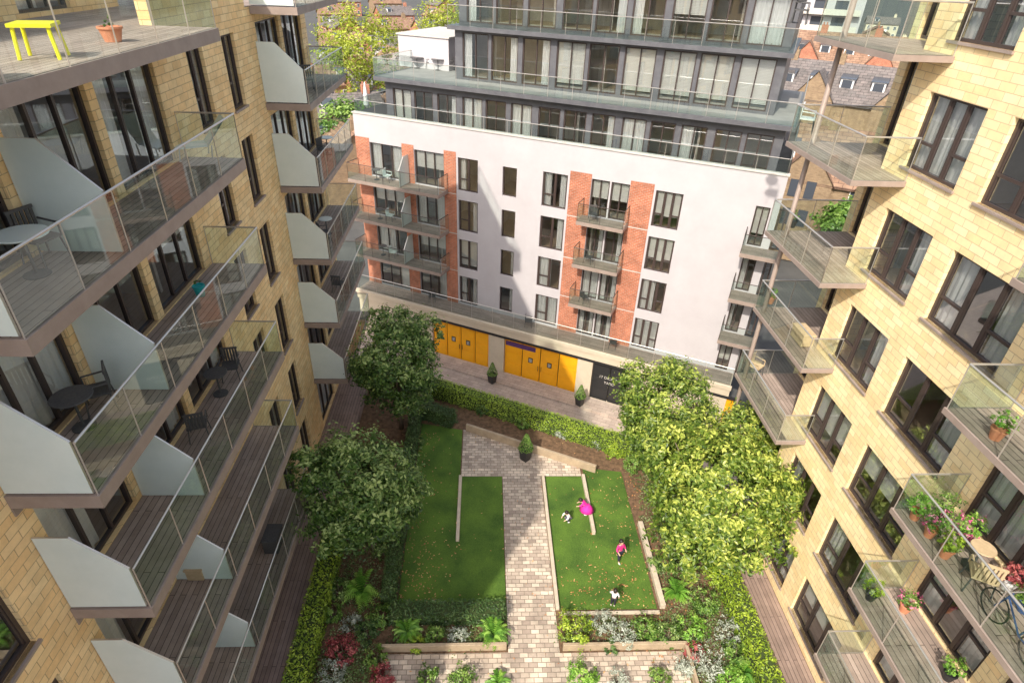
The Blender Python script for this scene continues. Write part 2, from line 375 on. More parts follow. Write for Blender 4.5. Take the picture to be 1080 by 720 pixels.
def run(bg_,br,a,c,h=1.1,sp=1.35):
    a=V(a);c=V(c); ln=(c-a).length; n=max(1,round(ln/sp)); d=(c-a)/n; u=d.normalized()
    for i in range(n):
        p=a+d*i+u*.02; q=a+d*(i+1)-u*.02
        bg_.quad(p+V((0,0,-.10)),q+V((0,0,-.10)),q+V((0,0,h-.03)),p+V((0,0,h-.03)))
    br.tube(a+V((0,0,h)),c+V((0,0,h)),.024,n=6)
    for i in range(n+1):
        p=a+d*i; br.tube(p+V((0,0,-.12)),p+V((0,0,h)),.013,n=5)
bc={}
def balcony(parent,x0,x1,z,dep=1.5,left=True,right=True,screens=(),ex=None,mats=('bronze','soffit'),deck='deckx',h=1.1,th=.24,rail='steel'):
    key=(x0,x1,dep,left,right,tuple(screens),ex,mats,deck,th)
    if key not in bc:
        b=MB(); b.box(x0,x1,-dep,-.005,-th,-.01,0); b.quad((x0+.06,-dep+.06,-th-.004),(x0+.06,-.06,-th-.004),(x1-.06,-.06,-th-.004),(x1-.06,-dep+.06,-th-.004),1)
        if ex: b.box(ex[0],ex[1],.0,ex[2],-th,-.01,0)
        sm=b.mesh('balcony',[M[mats[0]],M[mats[1]]])
        b=MB(); b.quad((x0+.05,-dep+.05,.0),(x1-.05,-dep+.05,.0),(x1-.05,-.02,.0),(x0+.05,-.02,.0))
        if ex: b.quad((ex[0]+.05,-.02,.0),(ex[1]-.02,-.02,.0),(ex[1]-.02,ex[2]-.02,.0),(ex[0]+.05,ex[2]-.02,.0))
        dm=b.mesh('decking',M[deck])
        g=MB();r_=MB(); e=.04
        run(g,r_,(x0+e,-dep+e,0),(x1-e,-dep+e,0),h)
        if left: run(g,r_,(x0+e,(ex[2] if ex and ex[0]<=x0+.01 else -.03),0),(x0+e,-dep+e,0),h)
        if right: run(g,r_,(x1-e,(ex[2] if ex and ex[1]>=x1-.01 else -.03),0),(x1-e,-dep+e,0),h)
        gm=g.mesh('glass_balustrade',M['bal']); rm=r_.mesh('railing',M[rail])
        b=MB(); pts=[(-dep+.10,.03),(-.02,.03),(-.02,1.95),(-.62,1.95),(-dep+.10,1.12)]
        for q in (-.02,.02): b.poly([(q,a,c) for a,c in pts][::(1 if q<0 else -1)],0)
        for i in range(5):
            a=pts[i];c=pts[(i+1)%5]; b.quad((-.02,a[0],a[1]),(.02,a[0],a[1]),(.02,c[0],c[1]),(-.02,c[0],c[1]),1)
        scm=b.mesh('privacy_screen',[M['frost'],M['steel']])
        bc[key]=(sm,dm,gm,rm,scm)
    sm,dm,gm,rm,scm=bc[key]
    o=link('balcony',sm,parent,(0,0,z)); link('decking',dm,o); link('glass_balustrade',gm,o); link('railing',rm,o)
    for s in screens: link('privacy_screen',scm,o,(s,0,0))
    return o
FL=[.4+3*k for k in range(8)]
# ================================================================ LEFT BUILDING
XL=-7.7
lb=T('apartment_building','yellow brick apartment block on the left with long glass balconies','building',(XL,0,-6),R(90))
H0=6
holes=[];wins=[]
for k in range(0,6):
    f_=FL[k]+H0
    for (a,c,z0,z1,cols,cat) in ((4.6,6.4,.3,2.3,2,'w'),(7.55,9.85,.03,2.5,3,'d'),(10.25,12.75,.03,2.5,3,'d'),(13.05,15.6,.03,2.5,3,'d'),(17.45,18.5,.3,2.4,2,'w'),(19.95,21.0,.3,2.4,2,'w'),(1.6,3.4,.3,2.3,2,'w')):
        holes.append((a,c,f_+z0,f_+z1)); wins.append((a,f_+z0,c-a,z1-z0,cols,cat))
    for (a,c) in ((23.1,25.7),(26.1,28.8)):
        holes.append((a,c,f_+.03,f_+2.5)); wins.append((a,f_+.03,c-a,2.47,3,'d'))
RZ=18.4+H0  # unseen roof level kept low, top storey set back, to shorten the cast shadow
b=MB()
wall(b,.5,29.6,0,RZ-.02,holes)
b.quad((29.6,0,0),(29.6,9,0),(29.6,9,RZ),(29.6,0,RZ)); b.quad((.5,0,0),(.5,0,RZ),(.5,9,RZ),(.5,9,0)); b.quad((.5,9,0),(.5,9,RZ),(29.6,9,RZ),(29.6,9,0))
b.box(.5,7.15,.0,.3,RZ-.02,RZ+1.1); b.box(16.1,22.4,.0,.3,RZ-.02,RZ+1.1)
hp=[(1.5+3.0*i,3.6+3.0*i,RZ+.1,RZ+2.5) for i in range(6)]
wall(b,.5,21,RZ-.01,RZ+3,hp,y=3.2); b.quad((21,3.2,RZ),(21,9,RZ),(21,9,RZ+3),(21,3.2,RZ+3)); b.quad((.5,9,RZ),(.5,3.2,RZ),(.5,3.2,RZ+3),(.5,9,RZ+3)); b.quad((.5,9,RZ),(.5,9,RZ+3),(21,9,RZ+3),(21,9,RZ))
b.build('wall',M['brickL'],lb)
b=MB(); b.box(.4,21.3,2.8,9.2,RZ+3,RZ+3.2); b.box(.45,29.65,.02,9.05,RZ-.015,RZ+.0); b.build('roof',M['deckx'],lb)
interior(lb,.5,29.55,0,RZ-.05,[f+H0 for f in FL]); interior(lb,.5,21,RZ,RZ+3,[RZ+.1],y=3.2,deep=2.8)
for (x,z,w_,h_,cols,cat) in wins: window(lb,x,z,w_,h_,cols,cur=random.choice(['full','both','half','left','right','both','none','blind']),sill=(cat=='w'),trans=(cat=='w'))
for h in hp: window(lb,h[0],h[2],h[1]-h[0],h[3]-h[2],3,y=3.34,sill=False,trans=False)
b=MB()
for k in range(0,6): b.box(7.2,16.1,-.03,-.002,FL[k]+H0+2.52,FL[k]+H0+2.70)
b.build('soffit_band',M['bronze'],lb)
for k in range(1,7): balcony(lb,7.2,16.05,FL[k]+H0+(.01 if k==6 else 0),1.5,False,True,(7.25,10.05) if k<6 else (7.25,),th=.28)
for k in range(1,7): balcony(lb,22.8,29.2,FL[k]+H0+(.01 if k==6 else 0),1.55,False,True,(22.85,))
# ================================================================ RIGHT BUILDING
XR=11.1
rb=T('apartment_building','cream block brick apartment block on the right with corner balconies','building',(XR,0,-6),R(-90))
holes=[];wins=[]
for k in range(0,7):
    f_=FL[k]+H0
    for (y0,y1,z0,z1,cols,cat) in [(13.6,15.65,.3,2.15,3,'w'),(10.3,12.8,.3,2.15,3,'w'),(4.4,6.6,.03,2.4,3,'d'),(7.1,9.3,.03,2.4,3,'d'),(1.4,3.2,.2,2.15,2,'w')]:
        holes.append((-y1,-y0,f_+z0,f_+z1)); wins.append((-y1,f_+z0,y1-y0,z1-z0,cols,cat))
b=MB(); wall(b,-16.5,-.5,0,22+H0,holes)
b.quad((-16.5,1.5,0),(-16.5,0,0),(-16.5,0,28),(-16.5,1.5,28)); b.quad((-.5,0,0),(-.5,9,0),(-.5,9,28),(-.5,0,28))
b.quad((-.5,9,0),(-19.6,9,0),(-19.6,9,28),(-.5,9,28)); b.quad((-19.6,9,0),(-19.6,1.5,0),(-19.6,1.5,28),(-19.6,9,28))
h2=[];w2=[]
for k in range(0,7):
    f_=FL[k]+H0; h2.append((-19.2,-16.9,f_+.03,f_+2.5)); w2.append((-19.2,f_+.03,2.3,2.47))
wall(b,-19.6,-16.5,0,28,h2,y=1.5)
b.build('wall',M['brickR'],rb)
b=MB(); b.box(-19.7,-.4,1.0,9.1,28,28.3); b.box(-16.6,-.4,-.1,1.0,28,28.3); b.build('roof',M['stone'],rb)
interior(rb,-16.45,-.5,0,28,[f+H0 for f in FL]); interior(rb,-19.55,-16.6,0,28,[f+H0 for f in FL],y=1.5,deep=3)
for i,(x,z,w_,h_,cols,cat) in enumerate(wins): window(rb,x,z,w_,h_,cols,cur=random.choice(['blind','half','both','full','blind','right','left']) if cat=='w' else None,sill=(cat=='w'),trans=True)
for (x,z,w_,h_) in w2: window(rb,x,z,w_,h_,3,y=1.64,sill=False,trans=False)
for k in range(1,7): balcony(rb,-19.3,-15.25,FL[k]+H0,(1.5 if k>=5 else 1.4 if k==4 else 1.05),True,True,(),(-19.3,-16.52,1.49),th=.15)
for k in range(1,6): balcony(rb,-9.6,-3.6,FL[k]+H0,1.45,True,True,(-5.2,),th=.15)
b=MB(); b.tube((-18.9,-.85,0),(-18.9,-.85,27.5),.08,n=12)
b.build('balcony_column',M['bronze'],rb,smooth=True)
# ================================================================ WHITE BUILDING
aw=R(26.5); dW=V((math.cos(aw),-math.sin(aw),0)); iW=V((math.sin(aw),math.cos(aw),0))
P1=G(584,409,-6); WO=P1+iW*1.5; WO.z=-6
wb=T('apartment_building','white rendered block with red brick strips and dark glazed penthouse storeys across the street','building',WO,-aw)
def WX(px,py,yl=0):
    d=ray(px,py); o=WO+iW*yl; t=(o-CAM).dot(iW)/d.dot(iW); p=CAM+d*t
    return (p-WO).dot(dW)
xl=WX(375,150); xr=WX(833,182)
RF=[H0-1.95,H0+.9,H0+3.75,H0+6.6]
holes=[];wins=[]
def addw(a,c,z0,z1,cols,cat,rows=RF):
    for f_ in rows: holes.append((a,c,f_+z0,f_+z1)); wins.append((a,f_+z0,c-a,z1-z0,cols,cat))
bay1=(WX(391,165),WX(424,165),WX(437,167),WX(468,170))
addw(bay1[0],bay1[1],.05,2.35,3,'d'); addw(bay1[2],bay1[3],.05,2.35,3,'d')
addw(WX(483,183),WX(504,183),.1,2.3,2,'w'); addw(WX(530,188),WX(545,188),.3,2.2,1,'w'); addw(WX(572,197),WX(598,199),.1,2.3,2,'w')
bay2=(WX(623,203),WX(663,208)); mid=(bay2[0]+bay2[1])/2
addw(bay2[0],mid-.05,.05,2.35,2,'d'); addw(mid+.05,bay2[1],.05,2.35,2,'d')
addw(WX(690,214),WX(719,217),.1,2.3,3,'w')
rx0=WX(793,235); rx1=WX(828,240); rm_=(rx0+rx1)/2
addw(rx0,rm_-.1,.05,2.35,2,'d'); addw(rm_+.1,rx1-.1,.05,2.35,2,'d')
b=MB(); ZP=H0+10.75
wall(b,xl,xr,4,ZP,holes,mi=0)
b.quad((xr,0,0),(xr,14,0),(xr,14,ZP),(xr,0,ZP)); b.quad((xl,14,0),(xl,0,0),(xl,0,ZP),(xl,14,ZP)); b.quad((xr,14,0),(xl,14,0),(xl,14,ZP),(xr,14,ZP))
b.quad((xl,.3,ZP),(xl,0,ZP),(xr,0,ZP),(xr,.3,ZP)); b.quad((xl,.3,ZP),(xr,.3,ZP),(xr,.3,ZP-1.2),(xl,.3,ZP-1.2))
b.build('wall',M['render'],wb)
b=MB(); b.box(xl-.06,xr+.06,-.06,.38,ZP+.004,ZP+.08); b.build('coping',M['stone'],wb)
b=MB(); b.box(xl+.1,xr-.1,.31,13.9,ZP-1.4,ZP-1.2); b.build('terrace_floor',M['claddark'],wb)
interior(wb,xl+.02,xr-.02,4,ZP-1.5,RF+[H0+9.2],deep=4)
for (x,z,w_,h_,cols,cat) in wins: window(wb,x,z,w_,h_,cols,sill=False,trans=(cols>1 and cat=='w'))
for (a,c) in ((xl+.02,bay1[0]-.02),(bay1[1]+.02,bay1[2]-.02),(bay1[3]+.02,WX(481,175)),(WX(600,203),bay2[0]-.02),(bay2[1]+.02,WX(688,212))):
    for fi,f_ in enumerate(RF):
        b=MB(); b.box(a,c,-.03,-.002,(4.02 if fi==0 else f_-.16),f_+2.62); b.build('brick_strip',M['red'],wb)
        if fi<3: b=MB(); b.box(a,c,-.022,-.003,f_+2.621,RF[fi+1]-.161); b.build('slab_band',M['stone'],wb)
for z in (RF[1],RF[2],RF[3]):
    balcony(wb,round(xl+.05,3),round(bay1[3]+.3,3),z,1.35,True,True,(round((bay1[1]+bay1[2])/2,3),),deck='deckx',rail='frame')
    balcony(wb,round(bay2[0]-.4,3),round(bay2[1]+.2,3),z,1.2,True,True,(),rail='frame')
    balcony(wb,round(rx0-.2,3),round(rx1+.15,3),z,1.3,True,True,(),rail='frame')
gd=[(WX(457,368,-1.5),WX(515,378,-1.5),'y'),(WX(531,380,-1.5),WX(608,392,-1.5),'y'),(WX(623,402,-1.5),WX(661,408,-1.5),'k'),(WX(700,425,-1.5),WX(775,440,-1.5),'y')]
b=MB(); wall(b,xl,xr,0,4,[(a,c,.02,3.05) for a,c,_ in gd],y=-1.5,rev=.35)
b.quad((xr,-1.5,0),(xr,0,0),(xr,0,4),(xr,-1.5,4)); b.quad((xl,0,0),(xl,-1.5,0),(xl,-1.5,4),(xl,0,4)); b.quad((xl,-1.5,4),(xr,-1.5,4),(xr,-.002,4),(xl,-.002,4))
b.build('ground_storey_wall',M['cream'],wb)
b=MB(); b.box(xl-.05,xr+.05,-1.62,-1.504,3.3,3.75); b.box(xl-.1,xr+.1,-1.7,-1.504,3.8,4.05); b.build('fascia',M['cream'],wb)
b=MB(); b.box(gd[0][0]-.1,gd[3][1]+.1,-1.56,-1.504,3.06,3.28); b.build('header_strip',M['black'],wb)
b=MB(); b.box(gd[1][0]+.1,gd[1][0]+2.4,-1.40,-1.368,2.5,2.85); b.build('name_board',M['purple'],wb)
b=MB(); b.quad((xl+.05,-1.45,4.06),(xr-.05,-1.45,4.06),(xr-.05,-.05,4.06),(xl+.05,-.05,4.06)); b.build('terrace_decking',M['deckx'],wb)
def text(body,size,parent,loc,mtl,name='lettering',rz=0):
    cu=bpy.data.curves.new(name,'FONT'); cu.body=body; cu.size=size; cu.align_x='CENTER'; cu.extrude=.005
    o=bpy.data.objects.new('t',cu); C.objects.link(o); bpy.context.view_layer.update()
    me=bpy.data.meshes.new_from_object(o.evaluated_get(bpy.context.evaluated_depsgraph_get())); bpy.data.objects.remove(o)
    me.materials.clear(); me.materials.append(mtl); o=link(name,me,parent,loc); o.rotation_euler=(R(90),0,rz); return o
for gi,(a,c,t) in enumerate(gd):
    n=4 if t=='y' else 2; wl=(c-a)/n; b=MB()
    for i in range(n):
        x0=a+wl*i+.03; x1=a+wl*(i+1)-.03; b.box(x0,x1,-1.34,-1.28,.03,3.03)
        b.box(x0+.1,x1-.1,-1.365,-1.342,.15,.95); b.box(x0+.1,x1-.1,-1.365,-1.342,1.1,1.9); b.box(x0+.1,x1-.1,-1.365,-1.342,2.05,2.9)
    d=b.build('garage_door',M['yellow'] if t=='y' else M['black'],wb)
    b=MB(); b.box(a,c,-1.2,-1.15,0,3.05); b.build('door_backing',M['black'],d)
    if t=='y':
        for q in (.37,.63):
            x=a+(c-a)*q; b=MB(); b.box(x-.17,x+.17,-1.375,-1.367,1.5,1.92); b.build('notice',M['black'],d)
            b=MB()
            for j in range(3): b.box(x-.11,x+.11,-1.382,-1.377,1.58+.1*j,1.62+.1*j)
            b.build('sign_lettering',M['white'],d)
        for x in (a+(c-a)*.5-.12,a+(c-a)*.5+.12): b=MB(); b.tube((x,-1.40,1.0),(x,-1.40,1.4),.02,n=6); b.build('door_handle',M['black'],d)
    elif gi==2:
        text('17 DICKENS',.28,d,((a+c)/2,-1.375,1.9),M['stone']); text('YARD',.28,d,((a+c)/2,-1.375,1.5),M['stone'])
def grail(parent,pts,z,h=1.1,name='glass_balustrade'):
    g=MB();r_=MB()
    for i in range(len(pts)-1): run(g,r_,(pts[i][0],pts[i][1],z),(pts[i+1][0],pts[i+1][1],z),h,1.6)
    o=g.build(name,M['bal'],parent); r_.build('railing',M['steel'],o)
grail(wb,[(xl,-1.45),(xr,-1.45)],4.15)
grail(wb,[(xl+.1,12),(xl+.1,.15),(xr-.1,.15),(xr-.1,12)],ZP+.1,.75)
def pent(x0,x1,y,z0,z1,hz0,hz1,sp,ww,y2):
    hs=[];n=int((x1-x0-.6)/sp); st=(x1-x0-.6)/n
    for i in range(n):
        a=x0+.3+st*i+(st-ww)/2+(.0 if i%3 else .1)
        hs.append((a,a+ww,hz0,hz1))
    b=MB(); wall(b,x0,x1,z0,z1,hs,y=y); b.quad((x1,y,z0),(x1,y2,z0),(x1,y2,z1),(x1,y,z1)); b.quad((x0,y2,z0),(x0,y,z0),(x0,y,z1),(x0,y2,z1)); b.quad((x1,y2,z0),(x0,y2,z0),(x0,y2,z1),(x1,y2,z1))
    b.build('penthouse_wall',M['clad'],wb)
    interior(wb,x0+.02,x1-.02,z0,z1,[z0+.3],y=y,deep=3)
    for h in hs: window(wb,h[0],h[2],h[1]-h[0],h[3]-h[2],2,y=y+.1,sill=False,trans=False,cur=random.choice(['full','none','none','half','left','right','none','blind']),fr='frame')
s5a=WX(407,100,1.8); s5b=WX(826,150,1.8)
pent(s5a,s5b,1.8,H0+9.56,H0+12.7,H0+9.9,H0+12.3,1.75,1.45,13)
b=MB(); b.box(s5a-.5,s5b+.5,1.2,13.2,H0+12.75,H0+13.0); b.build('terrace_slab',M['clad'],wb)
b=MB(); b.quad((s5a-.3,1.4,H0+13.004),(s5b+.3,1.4,H0+13.004),(s5b+.3,13,H0+13.004),(s5a-.3,13,H0+13.004)); b.build('terrace_decking',M['claddark'],wb)
grail(wb,[(s5a-.45,12),(s5a-.45,1.25),(s5b+.45,1.25),(s5b+.45,12)],H0+13.05)
s6a=WX(480,55,3.6); s6b=WX(826,80,3.6)
pent(s6a,s6b,3.6,H0+13.006,H0+16,H0+13.15,H0+15.85,2.05,1.88,12.5)
b=MB(); b.box(s6a-.3,s6b+.3,3.1,12.7,H0+16.004,H0+16.25); b.build('storey_band',M['clad'],wb)
grail(wb,[(s6a-.25,3.15),(s6b+.25,3.15)],H0+16.3)
pent(s6a,s6b,4.2,H0+16.254,H0+19.2,H0+16.4,H0+18.9,2.05,1.88,12.5)
b=MB(); b.box(s6a-.6,s6b+.6,3.6,13,H0+19.2,H0+19.5); b.build('roof',M['clad'],wb)
e0=WX(420,45,6); e1=WX(477,50,6)
b=MB(); b.box(e0,e1-.3,6,12,H0+13.01,H0+15.1); b.build('roof_enclosure',M['render'],wb)
b=MB(); b.box(e0-.1,e1-.2,5.9,12.1,H0+15.1,H0+15.2); b.build('enclosure_coping',M['stone'],wb)
# ================================================================ SETTING
b=MB(); b.quad((-2500,-600,-6.02),(2500,-600,-6.02),(2500,3500,-6.02),(-2500,3500,-6.02)); struct(b.build('ground',M['asphalt']))
A=G(465,405,.9); B_=G(640,458,.9); A.z=B_.z=0; dH=(B_-A).normalized(); nH=V((-dH.y,dH.x,0))
if nH.y<0: nH=-nH
def onH(X,off=0):
    p=A+nH*off; t=(X-p.x)/dH.x; return p+dH*t
pL=onH(XL+.02,.75); pR=onH(XR-.02,.75)
b=MB(); pts=[(XL+.02,.5),(XR-.02,.5),(pR.x,pR.y),(pL.x,pL.y)]
b.poly([(x,y,-.03) for x,y in pts],0)
for i in range(4):
    a=pts[i];c=pts[(i+1)%4]; b.quad((a[0],a[1],-5.9),(c[0],c[1],-5.9),(c[0],c[1],-.03),(a[0],a[1],-.03),1)
struct(b.build('courtyard_ground',[M['soil'],M['cream']]))
b=MB(); b.quad((-60,-9.3,0),(60,-9.3,0),(60,-1.5,0),(-60,-1.5,0)); o=struct(b.build('street',M['street'],None,(WO.x,WO.y,-5.99),-aw))
b=MB(); b.box(-60,60,-2.9,-2.75,0,.12); b.quad((-60,-2.75,.12),(60,-2.75,.12),(60,-1.55,.12),(-60,-1.55,.12)); struct(b.build('pavement',M['street'],None,(WO.x,WO.y,-5.985),-aw))
def onT(X,off=-1.75): return onH(X,off)
tw0=onT(-.75); tw1=onT(5.3)
ang=math.atan2(dH.y,dH.x)
b=MB(); b.poly([(-.9,20.05,0),(.98,20.05,0),(2.74,20.05,0),(4.6,20.05,0),(4.6,onT(4.6).y,0),(-.9,onT(-.9).y,0)]); b.quad((.98,10.5,0),(2.74,10.5,0),(2.74,20.05,0),(.98,20.05,0)); b.quad((.98,4,0),(2.74,4,0),(2.74,10.5,0),(.98,10.5,0))
b.quad((-3.3,10.6,0),(.98,10.6,0),(.98,11.75,0),(-3.3,11.75,0)); b.quad((2.74,10.4,0),(7.0,10.4,0),(7.0,11.7,0),(2.74,11.7,0))
struct(b.build('path',M['pave']))
b=MB()
b.quad((-3.0,13.45,.012),(.95,13.45,.012),(.95,20.03,.012),(-3.0,20.03,.012)); b.poly([(-3.0,20.03,.012),(-.95,20.03,.012),(-.95,onT(-.95).y-.1,.012),(-3.0,onT(-3).y-.6,.012)])
struct(b.build('lawn',M['lawn']))
b=MB(); b.quad((2.92,13.3,.012),(6.5,13.3,.012),(6.5,20.03,.012),(2.92,20.03,.012)); b.poly([(4.72,20.03,.012),(6.5,20.03,.012),(6.5,onT(6.5).y+.6,.012),(4.72,onT(4.72).y,.012)])
struct(b.build('lawn',M['lawn']))
def edge(label,x0,x1,y0,y1,h,m='pale',loc=(0,0,0),rz=0,cat='edging',name='timber_edging'):
    b=MB(); b.box(x0,x1,y0,y1,0,h); o=b.build(name,M[m],None,loc,rz); bv=o.modifiers.new('b','BEVEL'); bv.width=.012; return tag(o,label,cat)
edge('pale low timber kerb jutting down the middle of the left lawn',-1.0,-.86,16.4,20.0,.16)
edge('long pale timber kerb between the stone path and the right lawn',2.76,2.89,13.3,20.0,.16)
edge('pale low timber kerb beside the playing children on the right lawn',4.6,4.74,16.7,20.0,.2)
edge('wide pale timber bench edge along the right side of the right lawn',6.6,6.8,13.3,17.2,.25)
edge('slim pale kerb closing the front of the right lawn',2.93,6.55,13.08,13.2,.10)
edge('diagonal timber planter wall behind the paved square',0,(tw1-tw0).length,-.07,.07,.42,'timber',tw0,ang,'planter wall','timber_planter_wall')
edge('timber planter wall across the front left flower bed',-3.3,.92,11.82,11.93,.34,'timber',cat='planter wall',name='timber_planter_wall')
edge('timber planter wall across the front right flower bed',2.85,7.15,11.76,11.87,.34,'timber',cat='planter wall',name='timber_planter_wall')
edge('short timber planter wall turning toward the camera at the front right',7.04,7.15,9.8,11.75,.34,'timber',cat='planter wall',name='timber_planter_wall')
def deckstrip(x0,x1,y0,y1,z):
    b=MB(); b.box(x0,x1,y0,y1,-.02,z); return struct(b.build('deck',M['deck']))
deckstrip(XL+.03,-6.15,.6,pL.y-.9,.36); deckstrip(9.8,XR-.03,.6,19,.2)
hedge('hedge','bright yellow green hedge beside the left timber deck',0,.7,0,9.5,.95,'hedge',(-6.1,7.6,0))
hedge('hedge','bright yellow green hedge beside the right timber deck',0,.7,0,10,.9,'hedge',(9.0,7.6,0))
hl=(onH(8.5)-onH(-5.5)).length; p=onH(-5.5)
hedge('hedge','long bright hedge running diagonally above the street wall',0,hl,-.25,.4,.95,'hedge',(p.x,p.y,0),ang,dens=300,size=.045)
hedge('hedge','dark clipped hedge along the left side of the left lawn',0,.5,0,10.6,.85,'hdark',(-3.55,13.5,0))
hedge('hedge','dark low hedge across the front of the left lawn',0,4.1,0,.65,.6,'hdark',(-3.2,12.75,0))
p=onH(-3.1,-1.7); hedge('hedge','short dark hedge block behind the left lawn',0,1.9,-.35,.35,.8,'hdark',(p.x,p.y,0),ang)
# trees
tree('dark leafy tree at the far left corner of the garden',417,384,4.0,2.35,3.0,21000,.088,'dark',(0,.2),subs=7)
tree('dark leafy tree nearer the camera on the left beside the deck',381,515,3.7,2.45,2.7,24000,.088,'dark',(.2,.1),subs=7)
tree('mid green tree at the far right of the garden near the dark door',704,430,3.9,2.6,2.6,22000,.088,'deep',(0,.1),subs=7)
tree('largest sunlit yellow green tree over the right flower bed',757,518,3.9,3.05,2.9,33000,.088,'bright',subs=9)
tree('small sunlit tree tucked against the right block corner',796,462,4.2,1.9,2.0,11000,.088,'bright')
SH=[('feathery bright fern under the near left tree',382,628,.75,'fern','fern'),('red leaved shrub in the left flower bed',362,690,.6,'redl','ball'),
('dark shrub right of the red shrub',388,672,.5,'hdark','ball'),('mid green bush at the front left bed corner',397,698,.45,'mid','ball'),
('small silver bush between red shrub and left hedge',372,662,.4,'grey','ball'),('dark bush under the near left tree',405,585,.55,'dark','ball'),
('dark bush behind the near left tree',412,545,.55,'dark','ball'),('green bush between the two left trees',418,505,.55,'mid','ball'),('fern like plant left of the front left bed',430,668,.5,'fern','fern'),
('small green tuft in the front left bed',458,672,.36,'mid','ball'),('silver tuft in the middle of the front left bed',484,672,.38,'grey','ball'),('bright fern at the path end of the front left bed',520,672,.55,'fern','fern'),
('lime green shrub at the path corner of the right bed',607,668,.7,'hedge','ball'),('silver lavender clump next to the lime shrub',634,660,.5,'grey','ball'),('large silver clump in the right bed',655,674,.55,'grey','ball'),
('green clump right of the silver lavender',678,666,.55,'mid','ball'),('dark clump in the middle of the right bed',704,672,.5,'dark','ball'),('leafy green shrub at the end of the front right bed',728,668,.6,'fern','ball'),
('silver shrub near the right hedge',766,670,.55,'grey','ball'),('silver cushion at the bottom right of the garden',745,702,.65,'grey','ball'),('reddish dark shrub in the bottom right bed',732,690,.4,'redl','ball'),
('green bush touching the right hedge',775,695,.55,'mid','ball'),('fern beneath the largest right tree',712,628,.5,'fern','fern'),('green bush beneath the largest right tree',742,640,.6,'mid','ball'),
('dark bush at the right lawn corner',690,600,.4,'dark','ball'),('bright bush at the bottom edge right of the path',614,716,.6,'fern','ball'),('green tuft at the bottom edge left of the path',488,720,.5,'mid','ball'),
('green tuft touching the path at the bottom edge',525,722,.35,'fern','fern'),('silver green bush behind the diagonal planter wall right end',630,468,.5,'grey','ball'),('light green bush right of the paved square',648,478,.6,'hedge','ball'),
('green bush behind the right lawn',668,495,.6,'mid','ball'),('low bush inside the diagonal planter left end',510,436,.4,'hdark','ball'),('low bush in the middle of the diagonal planter',552,450,.4,'mid','ball'),
('low bush inside the diagonal planter right end',592,460,.4,'grey','ball'),('green bush behind the far left tree',448,425,.5,'mid','ball'),('bushy plant at the left end of the left lawn',440,470,.4,'dark','ball'),
('dark green bush left of the near fern',352,650,.4,'mid','ball'),('rust tinted low plant at the bottom left bed',405,716,.45,'redl','ball'),
('silver mound at the bottom edge right of the bright bush',650,719,.45,'grey','ball'),('green mound at the bottom edge beside the turning planter wall',695,720,.45,'mid','ball'),('large green bush at the very bottom right of the garden',770,722,.6,'fern','ball'),
('grey green bush at the bottom left beside the hedge',352,712,.5,'grey','ball'),('dark glossy bush left of the feathery fern',358,625,.5,'dark','ball'),('green bush under the right trees near the wide bench edge',716,600,.5,'mid','ball'),
('light bush under the right trees beside the hedge',752,612,.5,'hedge','ball'),('silver dusty cushion just right of the front planter corner',722,708,.4,'grey','ball'),('green fern between the silver cushion and the right hedge',782,712,.45,'fern','fern'),('green low bush at the bottom edge left of the stone path',452,719,.45,'mid','ball'),
('dark rounded bush in the left flower bed nearest the front hedge',402,655,.5,'mid','ball'),('lime bush at the left edge of the front left bed',440,682,.32,'hedge','ball'),('dark low bush between the silver clumps of the right bed',644,684,.3,'hdark','ball')]
for (lb_,px,py,r_,kd,stl) in SH: shrub(lb_,px,py,r_*.95,kd,n=int(950*r_/.5),size=.05 if kd!='grey' else .036,style=stl,name='fern' if stl=='fern' else 'shrub',cat='fern' if stl=='fern' else 'shrub')
Ls=[]; ru=random.uniform
def cover(x0,x1,y0,y1,n):
    for _ in range(int(n)):
        cx=ru(x0,x1); cy=ru(y0,y1); k=ru(.08,.22); cb=ru(0,.8)
        for _ in range(16): Ls.append((V((cx+random.gauss(0,k),cy+random.gauss(0,k),abs(random.gauss(0,.09))+.01)),ru(.025,.055),(0,0,.8),cb+ru(-.15,.25)))
cover(-5.3,-3.7,9,21.5,380); cover(6.95,8.95,8.5,20,560); cover(-3.1,.85,12.0,12.7,90); cover(2.9,7.1,11.95,13.0,130); cover(-3.2,.9,9.3,10.5,110); cover(2.9,6.9,9,10.3,120); cover(7.2,9,8.5,13,160); cover(-5.3,-3.3,8.5,12,150)
stuff(tag(leafmesh('ground_cover',Ls,F['cover']),'low mixed ground cover plants filling the flower beds','ground cover'))
Ls=[]
for _ in range(1100):
    x,y=random.choice([(random.gauss(6.6,1.0),ru(11,20)),(random.gauss(6.6,1.0),ru(11,20)),(random.gauss(-2.2,.7),random.gauss(15.2,1.2)),(random.gauss(-2.6,.5),ru(12,23)),(random.gauss(4.5,1.0),random.gauss(14.2,.6)),(ru(-3,7),ru(11,23))])
    if -6<x<9: Ls.append((V((x,y,.035)),ru(.025,.055),(0,0,3),random.random()))
stuff(tag(leafmesh('fallen_leaves',Ls,F['autumn']),'brown fallen leaves scattered over lawns and path','leaves'))
